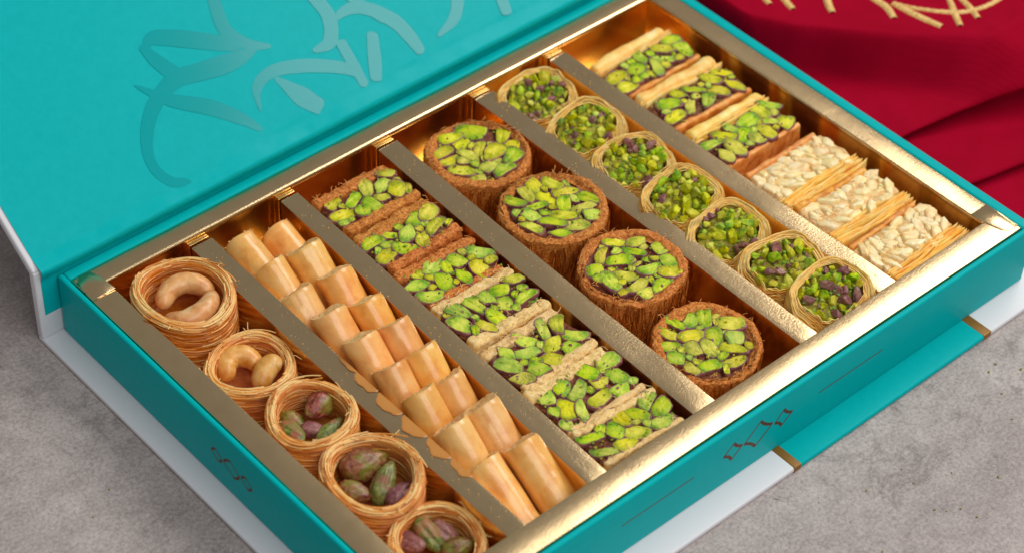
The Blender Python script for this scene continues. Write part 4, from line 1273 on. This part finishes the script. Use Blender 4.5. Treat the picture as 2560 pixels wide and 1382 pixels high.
# embroidery: satin-stitch strokes lying on the flat top of the cloth
Pg = P.reshape(260, 240, 3)
top_pts = P[np.concatenate([np.arange(i * 240 + 168, i * 240 + 240) for i in range(260)])]
def cloth_z(x, y):
    d = (top_pts[:, 0] - x) ** 2 + (top_pts[:, 1] - y) ** 2
    k = np.argsort(d)[:4]
    w = 1 / (d[k] + 1e-4)
    return float((top_pts[k, 2] * w).sum() / w.sum())
EMB = [([(32.75, 4.0), (32.6, 4.4), (32.43, 4.9)], .42), ([(33.4, 4.5), (33.15, 5.2), (32.98, 5.75)], .45), ([(35.1, 5.7), (34.5, 6.4), (34.13, 7.0)], .45),
       ([(36.5, 6.6), (36.3, 7.4), (36.25, 8.18), (35.85, 9.0)], .5), ([(36.66, 8.21), (36.73, 9.48), (36.96, 10.7)], .5),
       ([(36.66, 8.21), (37.1, 9.16), (37.84, 10.05), (38.79, 10.75), (40.12, 10.95), (41.4, 10.7), (42.6, 10.0)], .34), ([(38.75, 9.6), (38.1, 10.5), (37.6, 11.2)], .42), ([(39.35, 9.2), (39.05, 10.4), (38.6, 11.35)], .42)]
for pts, w in EMB:
    c2 = catmull(np.array(pts), 60)
    tt = np.gradient(c2, axis=0)
    tt /= np.linalg.norm(tt, axis=1, keepdims=True) + 1e-9
    nn = np.stack([-tt[:, 1], tt[:, 0]], 1)
    cz = np.array([cloth_z(*q) for q in c2])
    cz = np.convolve(np.pad(cz, 4, mode='edge'), np.ones(9) / 9, mode='valid')
    ww = (w * 0.82 / 2) * (0.75 + 0.25 * np.sin(np.linspace(0.3, 2.8, 60)))
    rows = []
    for s, h in ((-1, -0.02), (-0.7, 0.05), (-0.25, 0.085), (0.25, 0.085), (0.7, 0.05), (1, -0.02)):
        rows.append(np.column_stack([c2 + nn * (s * ww)[:, None], cz + h + 0.012 * np.sin(np.arange(60) * 2.4)]))
    V = np.array(rows)
    mb = MB(); mb.add(V.reshape(-1, 3), grid_faces(6, 60)); mb.obj("embroidered_stroke", THREAD, cloth)

# ------------------------------------------------------------------ crumbs
rr = np.random.RandomState(9)
mb = MB()
for _ in range(70):
    x, y = rr.uniform(10, 38), rr.uniform(22.6, 34)
    rand_crumbs(mb, [(x, y, 0.02)], 0.045, rr)
for _ in range(40):
    x, y = rr.uniform(-14, -1.4), rr.uniform(0, 26)
    rand_crumbs(mb, [(x, y, 0.02)], 0.045, rr)
for x, y, s in ((14.9, 26.6, .12), (-2.5, 16.5, .12), (31, 26.0, .08), (30.2, 29.0, .09)):
    rand_crumbs(mb, [(x, y, 0.04)], s, rr)
props(mb.obj("crumbs", CRUMB_GREEN), "tiny green pistachio crumbs strewn on the stone table", None, None, "stuff")
mb = MB()
for k, (b0, b1, f0, f1) in enumerate(DIV):
    for _ in range(60):
        y = rr.uniform(2, 19.5)
        if rr.rand() < 0.5: y = rr.choice([3.0, 6.5, 11.0, 15.5, 18.5]) + 0.5 * rr.randn()
        y = min(max(y, 1.5), 19.5)
        u = (y - 1.3) / (IF - 1.3)
        a0, a1 = b0 + (f0 - b0) * u, b1 + (f1 - b1) * u
        x = a0 + 0.1 + (a1 - a0 - 0.2) * rr.rand()
        rand_crumbs(mb, [(x, y, DZ + 0.015)], 0.022, rr)
for _ in range(30):
    rand_crumbs(mb, [(rr.uniform(5, 29), IF + rr.uniform(0.15, 1.0), RIM + 0.015)], 0.02, rr)
props(mb.obj("pastry_crumbs", CRUMB_GOLD), "fine golden pastry crumbs scattered on the tray dividers", None, None, "stuff")
